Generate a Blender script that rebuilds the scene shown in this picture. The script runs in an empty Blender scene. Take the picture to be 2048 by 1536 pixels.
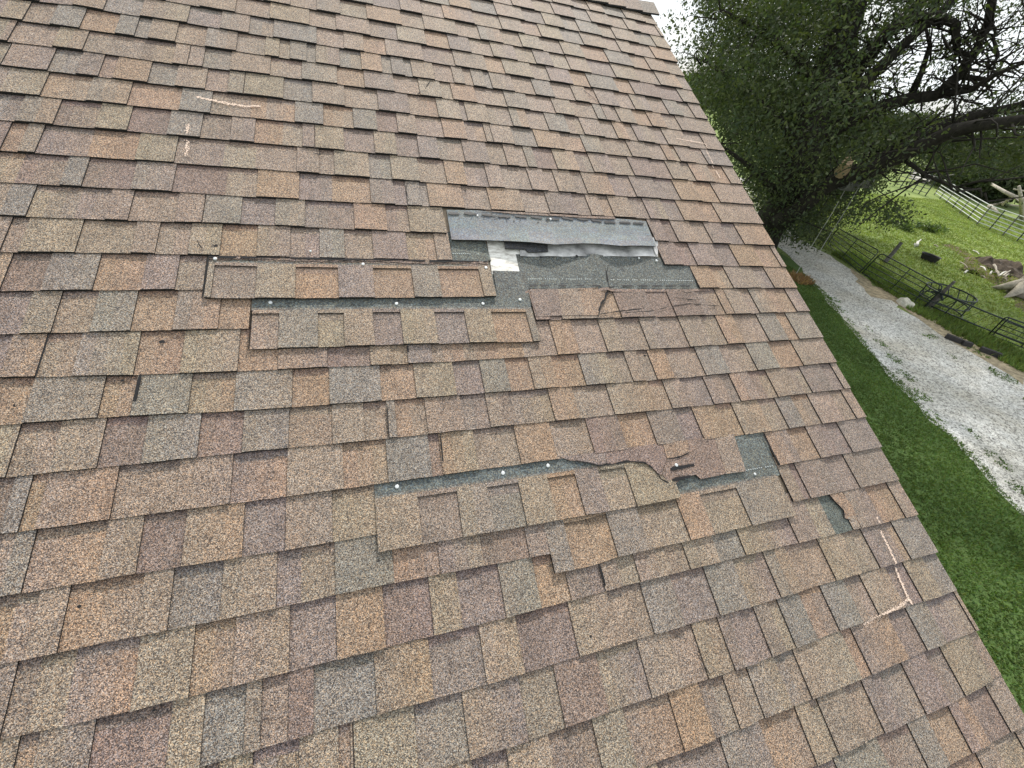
import bpy, bmesh, math, random
import numpy as np
from mathutils import Vector, Matrix
R_ = math.radians
random.seed(7); rng = np.random.default_rng(7)
sc = bpy.context.scene
C = sc.collection

# ------------------------------------------------------------------ camera
H0 = 6.3715                      # height of the rake/first-course origin above the ground
F = 851.6210
CW = np.array([[0.95066, -0.07025603, 0.30217489],
               [-0.27741031, -0.62855601, 0.72660916],
               [0.13888517, -0.77458469, -0.6170328]])
CP = np.array([-2.08363032, -2.77612294, 0.12852057 + H0])
cam_d = bpy.data.cameras.new('camera'); cam = bpy.data.objects.new('camera', cam_d); C.objects.link(cam)
cam_d.sensor_width = 36; cam_d.lens = 36 * F / 2048; cam_d.clip_start = 0.05; cam_d.clip_end = 3000
m4 = Matrix.Identity(4)
for i in range(3):
    m4[i][0] = CW[i, 0]; m4[i][1] = -CW[i, 1]; m4[i][2] = -CW[i, 2]; m4[i][3] = CP[i]
cam.matrix_world = m4
sc.camera = cam

# ------------------------------------------------------------------ light
SUN_EL, SUN_AZ = 47, 24           # azimuth measured from +Y (behind the ridge) towards +X
sun_dir = Vector((math.cos(R_(SUN_EL)) * math.sin(R_(SUN_AZ)), math.cos(R_(SUN_EL)) * math.cos(R_(SUN_AZ)), math.sin(R_(SUN_EL))))
sl = bpy.data.lights.new('sun', 'SUN'); sl.energy = 3.3; sl.angle = R_(2.5); sl.color = (1, .95, .87)
so = bpy.data.objects.new('sun', sl); C.objects.link(so)
so.rotation_euler = (-sun_dir).to_track_quat('-Z', 'Y').to_euler()
w = bpy.data.worlds.new('World'); sc.world = w; w.use_nodes = True
nt = w.node_tree; nt.nodes.clear()
out = nt.nodes.new('ShaderNodeOutputWorld'); bg = nt.nodes.new('ShaderNodeBackground')
sky = nt.nodes.new('ShaderNodeTexSky'); sky.sky_type = 'NISHITA'; sky.sun_disc = False
sky.sun_elevation = R_(SUN_EL); sky.sun_rotation = R_(SUN_AZ); sky.air_density = 1.3; sky.dust_density = 2.5
tc = nt.nodes.new('ShaderNodeTexCoord'); mp = nt.nodes.new('ShaderNodeMapping'); mp.inputs['Scale'].default_value = (1, 1, 2.2)
ns = nt.nodes.new('ShaderNodeTexNoise'); ns.inputs['Scale'].default_value = 2.3; ns.inputs['Detail'].default_value = 7
rp = nt.nodes.new('ShaderNodeValToRGB'); rp.color_ramp.elements[0].position = .34; rp.color_ramp.elements[1].position = .52
mx = nt.nodes.new('ShaderNodeMixRGB'); mx.inputs[2].default_value = (11.6, 12.2, 12.5, 1)
nt.links.new(tc.outputs['Generated'], mp.inputs[0]); nt.links.new(mp.outputs[0], ns.inputs['Vector'])
nt.links.new(ns.outputs[0], rp.inputs[0]); nt.links.new(rp.outputs[0], mx.inputs[0]); nt.links.new(sky.outputs[0], mx.inputs[1])
nt.links.new(mx.outputs[0], bg.inputs[0]); bg.inputs[1].default_value = 0.085; nt.links.new(bg.outputs[0], out.inputs[0])
sc.view_settings.view_transform = 'Standard'; sc.view_settings.look = 'None'; sc.view_settings.exposure = 0.30; sc.view_settings.gamma = 1

# ------------------------------------------------------------------ geometry of the view: photo pixel -> place
TH = math.atan(0.5); CT, ST = math.cos(TH), math.sin(TH)
NO = .010
ROOF = Matrix(((1, 0, 0, 0), (0, CT, -ST, ST * NO), (0, ST, CT, H0 - CT * NO), (0, 0, 0, 1)))    # (u, v upslope, n) -> world
def ray(x, y): return CW @ np.array([(x - 1024) / F, (y - 768) / F, 1.0])
def uv(x, y, n=.010):
    n = n - NO
    d = ray(x, y); N = np.array([0, -ST, CT]); V = np.array([0, CT, ST])
    rel = CP - np.array([0, 0, H0]); t = (n - rel @ N) / (d @ N); p = rel + d * t
    return float(p[0]), float(p @ V)
def at_z(x, y, z=0.0):
    d = ray(x, y); t = (z - CP[2]) / d[2]; p = CP + d * t
    return Vector(p)
def at_d(x, y, dist):
    d = ray(x, y); d = d / np.linalg.norm(d); return Vector(CP + d * dist)
def proj(Pts):
    d = (Pts - CP) @ CW
    z = np.where(d[:, 2] > .1, d[:, 2], .1)
    return np.c_[d[:, 0] / z * F + 1024, d[:, 1] / z * F + 768, d[:, 2]]

# ------------------------------------------------------------------ helpers
def tag(o, label=None, cat=None, group=None, kind=None):
    if label: o['label'] = label
    if cat: o['category'] = cat
    if group: o['group'] = group
    if kind: o['kind'] = kind
    return o
def empty(name, loc, label=None, cat=None, group=None):
    o = bpy.data.objects.new(name, None); C.objects.link(o); o.location = loc; o.empty_display_size = .2
    return tag(o, label, cat, group)
def link(name, me, mats, parent=None, matrix=None):
    o = bpy.data.objects.new(name, me); C.objects.link(o)
    for m in (mats if isinstance(mats, (list, tuple)) else [mats]): me.materials.append(m)
    if matrix is not None: o.matrix_world = matrix
    if parent is not None:
        o.parent = parent
        bpy_mat = parent_world(parent).inverted()
        o.matrix_parent_inverse = bpy_mat
    return o
def parent_world(o):
    m = o.matrix_basis.copy()
    if o.parent: m = parent_world(o.parent) @ o.matrix_parent_inverse @ m
    return m
def new_mat(name):
    m = bpy.data.materials.new(name); m.use_nodes = True
    return m, m.node_tree, m.node_tree.nodes['Principled BSDF']
def N(nt, t, **k):
    n = nt.nodes.new(t)
    for a, b in k.items():
        if a.startswith('i_'):
            n.inputs[a[2:].replace('_', ' ')].default_value = b
        else: setattr(n, a, b)
    return n
def simple_mat(name, col, rough=.7, metal=0, noise=0, nscale=8, bump=0, spec=.3, bscale=None):
    m, nt, b = new_mat(name)
    b.inputs['Roughness'].default_value = rough; b.inputs['Metallic'].default_value = metal
    b.inputs['Specular IOR Level'].default_value = spec
    if noise:
        t = N(nt, 'ShaderNodeTexCoord'); n = N(nt, 'ShaderNodeTexNoise', i_Scale=nscale, i_Detail=8., i_Roughness=.65)
        r = N(nt, 'ShaderNodeValToRGB'); r.color_ramp.elements[0].position = .3; r.color_ramp.elements[1].position = .72
        r.color_ramp.elements[0].color = tuple(c * (1 - noise) for c in col) + (1,)
        r.color_ramp.elements[1].color = tuple(min(1, c * (1 + noise)) for c in col) + (1,)
        nt.links.new(t.outputs['Object'], n.inputs['Vector']); nt.links.new(n.outputs[0], r.inputs[0]); nt.links.new(r.outputs[0], b.inputs['Base Color'])
    else: b.inputs['Base Color'].default_value = tuple(col) + (1,)
    if bump:
        t = N(nt, 'ShaderNodeTexCoord'); n = N(nt, 'ShaderNodeTexNoise', i_Scale=bscale or nscale * 3, i_Detail=6.)
        bp = N(nt, 'ShaderNodeBump', i_Strength=bump, i_Distance=.02)
        nt.links.new(t.outputs['Object'], n.inputs['Vector']); nt.links.new(n.outputs[0], bp.inputs['Height']); nt.links.new(bp.outputs[0], b.inputs['Normal'])
    return m

class MB:
    """collects vertices and faces (with a material slot and a tone per face)"""
    def __init__(s): s.v = []; s.f = []; s.m = []; s.t = []
    def face(s, pts, mat=0, tone=(1, 1, 1)):
        i = len(s.v); s.v += [tuple(p) for p in pts]; s.f.append(tuple(range(i, i + len(pts)))); s.m.append(mat); s.t.append(tone)
    def box(s, c, d, mat=0, rot=None):
        c = Vector(c); q = []
        for dz in (-1, 1):
            for dy in (-1, 1):
                for dx in (-1, 1):
                    p = Vector((dx * d[0] / 2, dy * d[1] / 2, dz * d[2] / 2))
                    if rot is not None: p = rot @ p
                    q.append(c + p)
        for f in ((0, 2, 3, 1), (4, 5, 7, 6), (0, 1, 5, 4), (2, 6, 7, 3), (0, 4, 6, 2), (1, 3, 7, 5)):
            s.face([q[k] for k in f], mat)
    def tube(s, path, r, n=8, mat=0, cap=True, jit=0.0):
        path = [Vector(p) for p in path]; k = len(path)
        rs = r if isinstance(r, (list, tuple)) else [r] * k
        up = Vector((0.13, .21, .97)); rings = []; base = len(s.v)
        for i, p in enumerate(path):
            d = (path[min(i + 1, k - 1)] - path[max(i - 1, 0)])
            d = d.normalized() if d.length > 1e-9 else Vector((0, 0, 1))
            a = d.cross(up)
            if a.length < .05: a = d.cross(Vector((1, 0, 0)))
            a.normalize(); b = d.cross(a)
            for j in range(n):
                an = 2 * math.pi * j / n; rr = rs[i] * (1 + jit * random.uniform(-1, 1))
                s.v.append(tuple(p + (a * math.cos(an) + b * math.sin(an)) * rr))
        for i in range(k - 1):
            for j in range(n):
                q = base + i * n; s.f.append((q + j, q + (j + 1) % n, q + n + (j + 1) % n, q + n + j)); s.m.append(mat); s.t.append((1, 1, 1))
        if cap:
            s.f.append(tuple(base + j for j in range(n))[::-1]); s.m.append(mat); s.t.append((1, 1, 1))
            s.f.append(tuple(base + (k - 1) * n + j for j in range(n))); s.m.append(mat); s.t.append((1, 1, 1))
    def build(s, name, mats, parent=None, matrix=None, smooth=False, merge=False):
        me = bpy.data.meshes.new(name); me.from_pydata(s.v, [], s.f)
        me.polygons.foreach_set('material_index', s.m)
        if smooth: me.polygons.foreach_set('use_smooth', [True] * len(s.f))
        if any(t != (1, 1, 1) for t in s.t):
            ca = me.color_attributes.new('tone', 'FLOAT_COLOR', 'CORNER')
            arr = []
            for f, t in zip(s.f, s.t):
                if isinstance(t, list):
                    for q in t: arr += [*q, 1]
                else: arr += [*t, 1] * len(f)
            ca.data.foreach_set('color', arr)
        me.update()
        return link(name, me, mats, parent, matrix)

# ------------------------------------------------------------------ roof materials
TONE = {'t': (.340, .272, .222), 'y': (.345, .290, .222), 'G': (.275, .255, .230), 'o': (.385, .272, .190),
        'r': (.255, .190, .170), 'p': (.278, .226, .210), 'k': (.27, .215, .185), 'e': (.138, .158, .155)}
TONE = {k: tuple((a * .72 + b * .28 if k != 'e' else a) * .80 for a, b in zip(v, (.325, .278, .240))) for k, v in TONE.items()}
def tone(c, j=.07):
    b = TONE[c]; k = 1 + random.uniform(-j, j)
    return (b[0] * k * (1 + random.uniform(-.04, .04)), b[1] * k, b[2] * k * (1 + random.uniform(-.05, .05)))
def granule_mat(name, lo=.22, hi=2.15, scale=520, warm=True):
    m, nt, b = new_mat(name); b.inputs['Roughness'].default_value = .75; b.inputs['Specular IOR Level'].default_value = .45
    a = N(nt, 'ShaderNodeAttribute', attribute_name='tone'); t = N(nt, 'ShaderNodeTexCoord')
    v = N(nt, 'ShaderNodeTexVoronoi', i_Scale=scale); nt.links.new(t.outputs['Object'], v.inputs['Vector'])
    sp = N(nt, 'ShaderNodeSeparateColor'); nt.links.new(v.outputs['Color'], sp.inputs[0])
    r = N(nt, 'ShaderNodeValToRGB'); e = r.color_ramp.elements
    e[0].position = 0; e[0].color = (lo * .8, lo * .8, lo * .9, 1); e[1].position = 1; e[1].color = (hi, hi * .97, hi * .88, 1)
    for pos, k, tint in ((.25, lo * 1.35, (1, .95, .95)), (.5, .85, (1.06, .98, .9)), (.78, 1.25, (1.02, 1, .96))):
        q = e.new(pos); q.color = (k * tint[0], k * tint[1], k * tint[2], 1)
    nt.links.new(sp.outputs[0], r.inputs[0])
    # broad wear
    n2 = N(nt, 'ShaderNodeTexNoise', i_Scale=16., i_Detail=6., i_Roughness=.7); nt.links.new(t.outputs['Object'], n2.inputs['Vector'])
    r2 = N(nt, 'ShaderNodeMapRange'); r2.inputs[1].default_value = .3; r2.inputs[2].default_value = .7; r2.inputs[3].default_value = .82; r2.inputs[4].default_value = 1.17
    nt.links.new(n2.outputs[0], r2.inputs[0])
    m1 = N(nt, 'ShaderNodeMixRGB', blend_type='MULTIPLY'); m1.inputs[0].default_value = 1
    nt.links.new(a.outputs['Color'], m1.inputs[1]); nt.links.new(r.outputs[0], m1.inputs[2])
    hr = N(nt, 'ShaderNodeValToRGB'); h_ = hr.color_ramp.elements; h_[0].color = (1.11, .96, .82, 1); h_[1].color = (.93, 1.0, 1.10, 1); h_[0].position = .25; h_[1].position = .75
    nt.links.new(sp.outputs[1], hr.inputs[0]); m3 = N(nt, 'ShaderNodeMixRGB', blend_type='MULTIPLY'); m3.inputs[0].default_value = 1; nt.links.new(m1.outputs[0], m3.inputs[1]); nt.links.new(hr.outputs[0], m3.inputs[2]); m1 = m3
    m2 = N(nt, 'ShaderNodeVectorMath', operation='SCALE'); nt.links.new(m1.outputs[0], m2.inputs[0]); nt.links.new(r2.outputs[0], m2.inputs['Scale'])
    nt.links.new(m2.outputs[0], b.inputs['Base Color'])
    ad = N(nt, 'ShaderNodeMath', operation='ADD'); ad.inputs[1].default_value = 0
    bp = N(nt, 'ShaderNodeBump', i_Strength=.55, i_Distance=.0022)
    v2 = N(nt, 'ShaderNodeTexVoronoi', i_Scale=scale * .8); nt.links.new(t.outputs['Object'], v2.inputs['Vector'])
    nt.links.new(v2.outputs['Distance'], bp.inputs['Height']); bp.invert = True
    nt.links.new(bp.outputs[0], b.inputs['Normal'])
    return m
M_gran = granule_mat('shingle_granules')
M_head = granule_mat('headlap_granules', .45, 1.9, 300)
M_asph = simple_mat('asphalt_edge', (.018, .017, .018), .8, noise=.5, nscale=150)
M_back = granule_mat('shingle_underside', .65, 1.35, 260)
M_seal = simple_mat('sealant', (.045, .043, .044), .55, noise=.4, nscale=90)
M_nail = simple_mat('galvanised_nail', (.66, .67, .67), .4, .2)
M_chalk = simple_mat('chalk', (.80, .62, .50), .95, noise=.15, nscale=120)

# ------------------------------------------------------------------ course lines measured off the photograph
LN = {
'Z': [(325,0),(512,32),(1381,180)], 'A': [(50,0),(155,11),(225,24),(375,46),(512,69),(1395,208)],
'B': [(0,35),(175,59),(350,84),(512,108),(1412,239)], 'C': [(0,81),(160,100),(350,128),(512,146),(1428,269)],
'D': [(0,131),(188,152),(350,172),(512,191),(1445,302)], 'E': [(0,184),(255,210),(512,236),(980,284),(1460,333)],
'F': [(0,240),(255,262),(512,285),(1012,330),(1482,369)], 'G': [(0,301),(260,319),(512,337),(980,374),(1499,409)],
'H': [(0,364),(200,375),(325,382),(512,394),(850,412),(1362,441),(1523,448)],
'I': [(0,431),(256,441),(512,449),(850,465),(1312,482),(1543,491)], 'J': [(0,504),(256,506),(512,513),(905,521),(1566,534)],
'K': [(0,582),(256,580),(405,579),(1400,576),(1583,576)], 'L': [(0,669),(256,662),(497,657),(1362,632),(1612,623)],
'M': [(0,755),(275,750),(512,741),(850,726),(1362,695),(1644,675)], 'N': [(0,850),(256,832),(512,820),(1000,784),(1362,756),(1666,725)],
'O': [(0,956),(256,930),(512,902),(700,885),(875,866),(1212,831),(1465,805),(1698,777)],
'P': [(0,1069),(256,1034),(512,1001),(700,976),(887,950),(1212,905),(1317,890),(1525,865),(1662,845),(1729,835)],
'Q': [(0,1194),(255,1151),(512,1110),(700,1079),(757,1067),(1562,930),(1662,912),(1760,895)],
'R': [(0,1330),(255,1276),(512,1225),(755,1172),(1012,1124),(1102,1107),(1586,1004),(1795,960)],
'S': [(0,1480),(255,1424),(512,1360),(755,1299),(1012,1236),(1255,1170),(1512,1106),(1834,1030)],
'T': [(397,1536),(512,1500),(755,1429),(1000,1361),(1255,1284),(1512,1211),(1640,1170),(1871,1105)],
'U': [(883,1536),(1012,1497),(1255,1411),(1512,1326),(1757,1232),(1914,1181)],
'V': [(1284,1536),(1400,1491),(1529,1436),(1723,1358),(1854,1301),(1957,1260)],
'W': [(1630,1533),(1767,1467),(1912,1402),(2003,1350)]}
E_ = .143
EAVE, RIDGE, LEFT = -4.72, 1.105, -9.2
order = 'ZABCDEFGHIJKLMNOPQRSTUVW'
VL = {}
for i, c in enumerate(order):
    q = sorted(uv(*p) for p in LN[c])
    VL[i - 1] = (np.array([a for a, b in q]), np.array([b for a, b in q]))
def vlow(k, u):
    if k in VL:
        us, vs = VL[k]
        if u > us[-1]: return vs[-1]
        if u < us[0]:                         # settle back to the regular spacing away from the measured stretch
            tt = min(1, (us[0] - u) / 1.2); return vs[0] * (1 - tt) + (-k * E_) * tt
        return float(np.interp(u, us, vs))
    return -k * E_
def px_u(k, x):
    pts = LN[order[k + 1]]; xs = [p[0] for p in pts]; ys = [p[1] for p in pts]
    if x < xs[0]: y = ys[0] + (ys[1] - ys[0]) / (xs[1] - xs[0]) * (x - xs[0])
    elif x > xs[-1]: y = ys[-1] + (ys[-1] - ys[-2]) / (xs[-1] - xs[-2]) * (x - xs[-1])
    else: y = float(np.interp(x, xs, ys))
    return uv(x, y)[0]
ROWS = {
'B': "0Ty 45gt 100TG 159go 230TG 296Ty 350gt 410TG 472gt 530Ty 580TG 632Ty 680gG 724To 765gG 785TG 826Ty 870gt 909Tt 948TG 986Tt 1030gt 1072TG 1110gt 1152Tt 1199Tt 1240gt 1271Ty 1305gt 1339TG 1391Tt",
'C': "0Tt 15gt 105Ty 165gt 280gr 345Tt 376Ty 405gG 460Ty 540gt 604TG 675go 730Tp 790gt 841Ty 907To 955gt 1015TG 1060gt 1112Tt 1150gt 1196TG 1214Tt 1242Tt 1275go 1305To 1335gt 1364Tt",
'D': "0TG 4Tt 95gG 152Tp 226To 295gG 350Tt 410gt 455TG 488Ty 566gG 625Tt 690gt 758Tp 820gt 878Ty 925gp 936Ty 980gt 1027TG 1060gt 1099TG 1140gt 1170Tt 1237To 1277Tp 1310gt 1337Tt 1380gt 1415Tt",
'E': "0Ty 80go 172TG 254go 358TG 420gt 500go 531gt 590TG 647go 708TG 755gr 797Tt 835gt 889To 935gp 974Tt 988Tt 1030gG 1076To 1130gt 1172TG 1210gt 1265Tt 1335To 1362Tt 1417TG",
'F': "0gp 30TG 106gr 190Ty 254gr 334TG 400gt 460Tt 508go 565gt 605Tp 631Ty 689gp 751Ty 795gp 840Tp 880gG 931Tp 980gt 1016Tt 1057TG 1075gr 1116Ty 1160gr 1189Ty 1230gt 1270Tr 1346Tt 1393To 1462Tt",
'G': "0go 36Tt 70gp 173go 270Ty 348gt 445gy 510gt 594Tt 670Ty 740gG 785Ty 840gt 895To 935gt 979Tt 1010gt 1065Tt 1118Tt 1176Tt 1230gp 1274Tp 1362To 1441Tt",
'H': "0go 28gr 120TG 163gr 262TG 344gr 450gt 513To 598gp 665go 743Tp 816TG 860To 930gt 983To 1050gt 1101Tp 1184Tt 1229Tt 1301Tp 1369To 1443Tt",
'I': "0TG 52gy 148gp 210Tt 256gt 350Tt 406TG 481gp 550TG 610gp 657gp 710To 775gr 821Ty 893x 1311Tr 1358Tt 1426Tp 1489To",
'J': "0gt 37Ty 150gy 262Tt 310gt 376Ty 439go 513Ty 580gt 640TG 690gt 748Tp 817gy 875Tt 905x 1329Tr 1395Tp 1479To 1563Tt",
'K': "0gr 2gr 82TG 185go 282Tp 350gt 405x 1399To 1467Tt 1549To",
'L': "0gp 40Ty 102gt 180TG 261go 346TG 436go 497x 1072Tr 1125Tt 1200gt 1244Tr 1310gr 1353Tr 1410gp 1452To 1470Tt 1520TG 1555go 1594Tt",
'M': "0Tr 71gt 145TG 267go 360Ty 475go 556To 655gr 742Ty 817TG 866gt 930gt 997go 1050gt 1116To 1160gt 1216Tt 1250gt 1300Tt 1340gt 1380Tt 1456To 1490gt 1539TG 1577go 1598TG",
'N': "0go 45TG 195go 262TG 376gy 468TG 584go 660TG 764go 834Ty 914gp 970TG 1022go 1070Tt 1117go 1173TG 1230gt 1267Tt 1315To 1350gt 1412TG 1460gt 1515TG 1560go 1607Tt",
'O': "0Ty 12gt 100Tt 194gr 283TG 394gr 484TG 577gt 666Tt 778TG 795go 857Tt 930gp 982Tt 1030gp 1111To 1160gt 1230Ty 1315go 1345Tt 1380gp 1428Tp 1482To 1520gr 1556Tt 1625Tp 1688Tt",
'P': "0TG 37go 71Tt 220gt 349Tt 460gp 574Ty 688go 778TG 865gr 887To 958gt 1043To 1115gt 1190Tr 1255go 1315Tp 1408To 1489Tt 1578TG 1610go 1644Tt 1713Tt",
'Q': "0TG 43gt 196Tt 272gr 363Tt 484gp 571Tt 666gy 757x 1558To 1641Tp 1705Tp",
'R': "0gt 50Ty 115go 272Tt 335gG 440Ty 552gp 602gy 672TG 789go 882Tp 968gr 1060Tp 1104x 1586Tr 1621Tp 1720Tp",
'S': "0gk 50gy 125gp 262Ty 378go 465Tt 578gp 675To 772gr 869Ty 926gp 1013TG 1083go 1143Tp 1211TG 1245gy 1281Tt 1381Ty 1440gG 1492Ty 1550gt 1597Tt 1640gy 1672ge 1706Tt 1722Tt 1765go 1811Tt",
'T': "0gk 45Ty 165gr 330Ty 400gG 487Tt 520gt 577Tr 628gG 755Tt 868gp 974Ty 1050gr 1159Tt 1240gt 1309TG 1370gp 1440TG 1500gy 1562TG 1605gt 1672Ty 1760Tp 1822TG",
'U': "400gk 430Ty 500gp 598Ty 680gt 705Ty 712Ty 838gG 940Ty 1057gy 1131Tr 1218gy 1304Tt 1417Ty 1470Tp 1544Ty 1592TG 1635go 1679TG 1725gt 1758Tt 1810gp 1846Ty 1885gG",
'V': "883Ty 960gp 1033Ty 1120gk 1211Ty 1275gt 1369To 1430gk 1480Tt 1529TG 1624Ty 1723go 1743Tp 1854TG 1893gp 1951Tt",
'W': "1350gp 1480TG 1560go 1634Ty 1678Tt 1769Tp 1805gG 1852Tp 1930Ty 1985gt"}

TOP, BOT, TT = .0098, .0012, .0046          # height of a course at its butt, at its head, and the extra layer of a tooth
def nrow(w_): return BOT + (TOP - BOT) * (1 - w_ / E_) if w_ < E_ else max(.0003, BOT - (w_ - E_) * .006)
def rand_cells(u0, u1, favour='ttyGopry'):
    u = u0; out = []; tooth = True
    while u < u1:
        L = random.uniform(.09, .19) if tooth else random.uniform(.10, .17)
        out.append((u, tooth, random.choice(favour))); u += L; tooth = not tooth
    return out

def nsurf(u, v):
    for k in range(kmin_, kmax_):
        lo = vlow(k, u)
        if lo <= v: return nrow(max(0, v - lo)) + TT
    return .01
kmin_, kmax_ = -9, 40
def lam_cell(mb, k, ua, ub, tooth, col, w1, low=None, nf=nrow, col2=None, edge=-.0042):
    """one tooth or one recess of a laminated shingle, from its lower edge to w1 up the slope"""
    if ub - ua < .002: return
    vl = low or (lambda u: vlow(k, u))
    nu = max(1, int((ub - ua) / .035)); ws = [0, .02, .045, w1] if not tooth else [0, .05, w1]
    us = np.linspace(ua, ub, nu + 1); T0 = tone(col); T1 = tone(col2 or col)
    ex = TT if tooth else 0
    jit = [random.uniform(-.0011, .0011) for _ in us]
    ws = [0, w1 * .33, w1 * .66, w1]
    g = [[(us[i] + (0), vl(us[i]) + ws[j] + (jit[i] if j == 0 else 0), nf(ws[j]) + ex) for j in range(4)] for i in range(nu + 1)]
    dark = tuple(x * .62 * s for x, s in zip(T0, (1.0, .93, 1.05)))
    for i in range(nu):
        fr = (i + .5) / nu; Tm = tuple(a * (1 - fr) + b * fr for a, b in zip(T0, T1))
        for j in range(3):
            tt = Tm
            mb.face([g[i][j], g[i + 1][j], g[i + 1][j + 1], g[i][j + 1]], 0, tt)
        a, b = g[i][0], g[i + 1][0]; dz = edge - ex
        mb.face([(a[0], a[1], a[2] + dz), (b[0], b[1], b[2] + dz), b, a], 1)
    if tooth:
        for i in (0, nu):
            a, b = g[i][0], g[i][3]; q = [(a[0], a[1], a[2] - TT - .001), a] + [g[i][1], g[i][2]] + [b, (b[0], b[1], b[2] - TT - .001)]
            mb.face(q if i == nu else q[::-1], 1)
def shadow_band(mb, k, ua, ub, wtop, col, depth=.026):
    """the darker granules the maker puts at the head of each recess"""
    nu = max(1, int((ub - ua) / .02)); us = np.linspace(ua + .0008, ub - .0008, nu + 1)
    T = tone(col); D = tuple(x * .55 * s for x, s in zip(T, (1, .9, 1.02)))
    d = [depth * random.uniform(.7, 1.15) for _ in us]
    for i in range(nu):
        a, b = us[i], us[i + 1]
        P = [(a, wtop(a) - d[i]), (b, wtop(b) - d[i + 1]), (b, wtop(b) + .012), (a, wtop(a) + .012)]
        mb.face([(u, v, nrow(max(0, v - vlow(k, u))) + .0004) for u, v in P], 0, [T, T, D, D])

# ------------------------------------------------------------------ the house
HB = empty('house', (-4.6, 0, 0), 'brown shingled house roof with a storm damaged patch, filling most of the view', 'house')
# decking below the shingles
SL = (RIDGE - EAVE)
dk = MB(); dk.box(((LEFT - .006) / 2, (EAVE + RIDGE) / 2, -.014), (-LEFT - .012, SL, .022))
M_deck = simple_mat('roof_decking', (.33, .26, .19), .8, noise=.25, nscale=20)
dk.build('roof_deck', M_deck, HB, ROOF)
roof = MB()
kmin = -int(RIDGE / E_); kmax = int(-EAVE / E_)
skip = {}
for k in range(kmin, kmax + 1):
    letter = order[k + 1] if -1 <= k < len(order) - 1 else None
    cells = []
    if letter in ROWS:
        for tk in ROWS[letter].split():
            i = 0
            while tk[i].isdigit(): i += 1
            x = int(tk[:i]); ty = tk[i]; cl = tk[i + 1] if len(tk) > i + 1 else 't'
            cells.append((px_u(k, x), {'T': True, 'g': False, 'x': None}[ty], cl))
        full_ = []
        for i_, c_ in enumerate(cells):
            full_.append(c_)
            if c_[1] is True and i_ + 1 < len(cells) and cells[i_ + 1][1] is True:
                wd_ = cells[i_ + 1][0] - c_[0]
                full_.append((c_[0] + wd_ * random.uniform(.52, .66), False, c_[2]) if wd_ > .085 else (cells[i_ + 1][0] - .0035, False, 'k'))
        cells = full_
        u0 = cells[0][0]; pre = [c for c in rand_cells(LEFT, u0) if c[0] < u0 - .03]; cells = pre + cells
    else:
        cells = rand_cells(LEFT + random.uniform(-.1, 0), 0, 'tttyyGGopt' if k < 0 else 'ttyGGopr')
        cells[0] = (LEFT, cells[0][1], cells[0][2])
    for i, (ua, ty, cl) in enumerate(cells):
        ub = cells[i + 1][0] if i + 1 < len(cells) else .012 + random.uniform(-.003, .003)
        if ty is None: skip.setdefault(k, []).append((ua, ub)); continue
        top = min(E_ + (.035 if not (letter == 'L' and ua > -1.6) else .006), RIDGE - .005 - vlow(k, ua))
        def clear(u0, u1):     # is the course above in place here?
            return True
        lam_cell(roof, k, ua, ub, ty, cl, max(.03, top), col2=(random.choice('tyop') if random.random() < .35 and cl != 'e' else None), edge=-.0052)
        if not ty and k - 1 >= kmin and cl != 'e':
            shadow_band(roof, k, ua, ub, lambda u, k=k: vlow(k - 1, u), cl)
SH = roof.build('shingle_field', [M_gran, M_asph], HB, ROOF)

# ---- head (nailing zone) of the shingles left bare where the course above is gone
def head(mb, k, ua, ub, w0, w1, low=None, nf=nrow, t0='e', ragged=0):
    vl = low or (lambda u: vlow(k, u)); nu = max(1, int((ub - ua) / .03)); us = np.linspace(ua, ub, nu + 1)
    W = [w0, w0 + (w1 - w0) * .4, w1]; T = tone(t0, .03)
    rg = [random.uniform(-ragged, ragged) for _ in us]
    for i in range(nu):
        for j in range(2):
            P = []
            for (ii, jj) in ((i, j), (i + 1, j), (i + 1, j + 1), (i, j + 1)):
                P.append((us[ii], vl(us[ii]) + W[jj] + (rg[ii] if jj == 2 else 0), nf(W[jj]) + .0006))
            mb.face(P, 0, T)
def lineu(pts):
    q = sorted(uv(*p, .0185) for p in pts); a = np.array([p[0] for p in q]); b = np.array([p[1] for p in q])
    return lambda u: float(np.interp(u, a, b)), a[0], a[-1]
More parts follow.
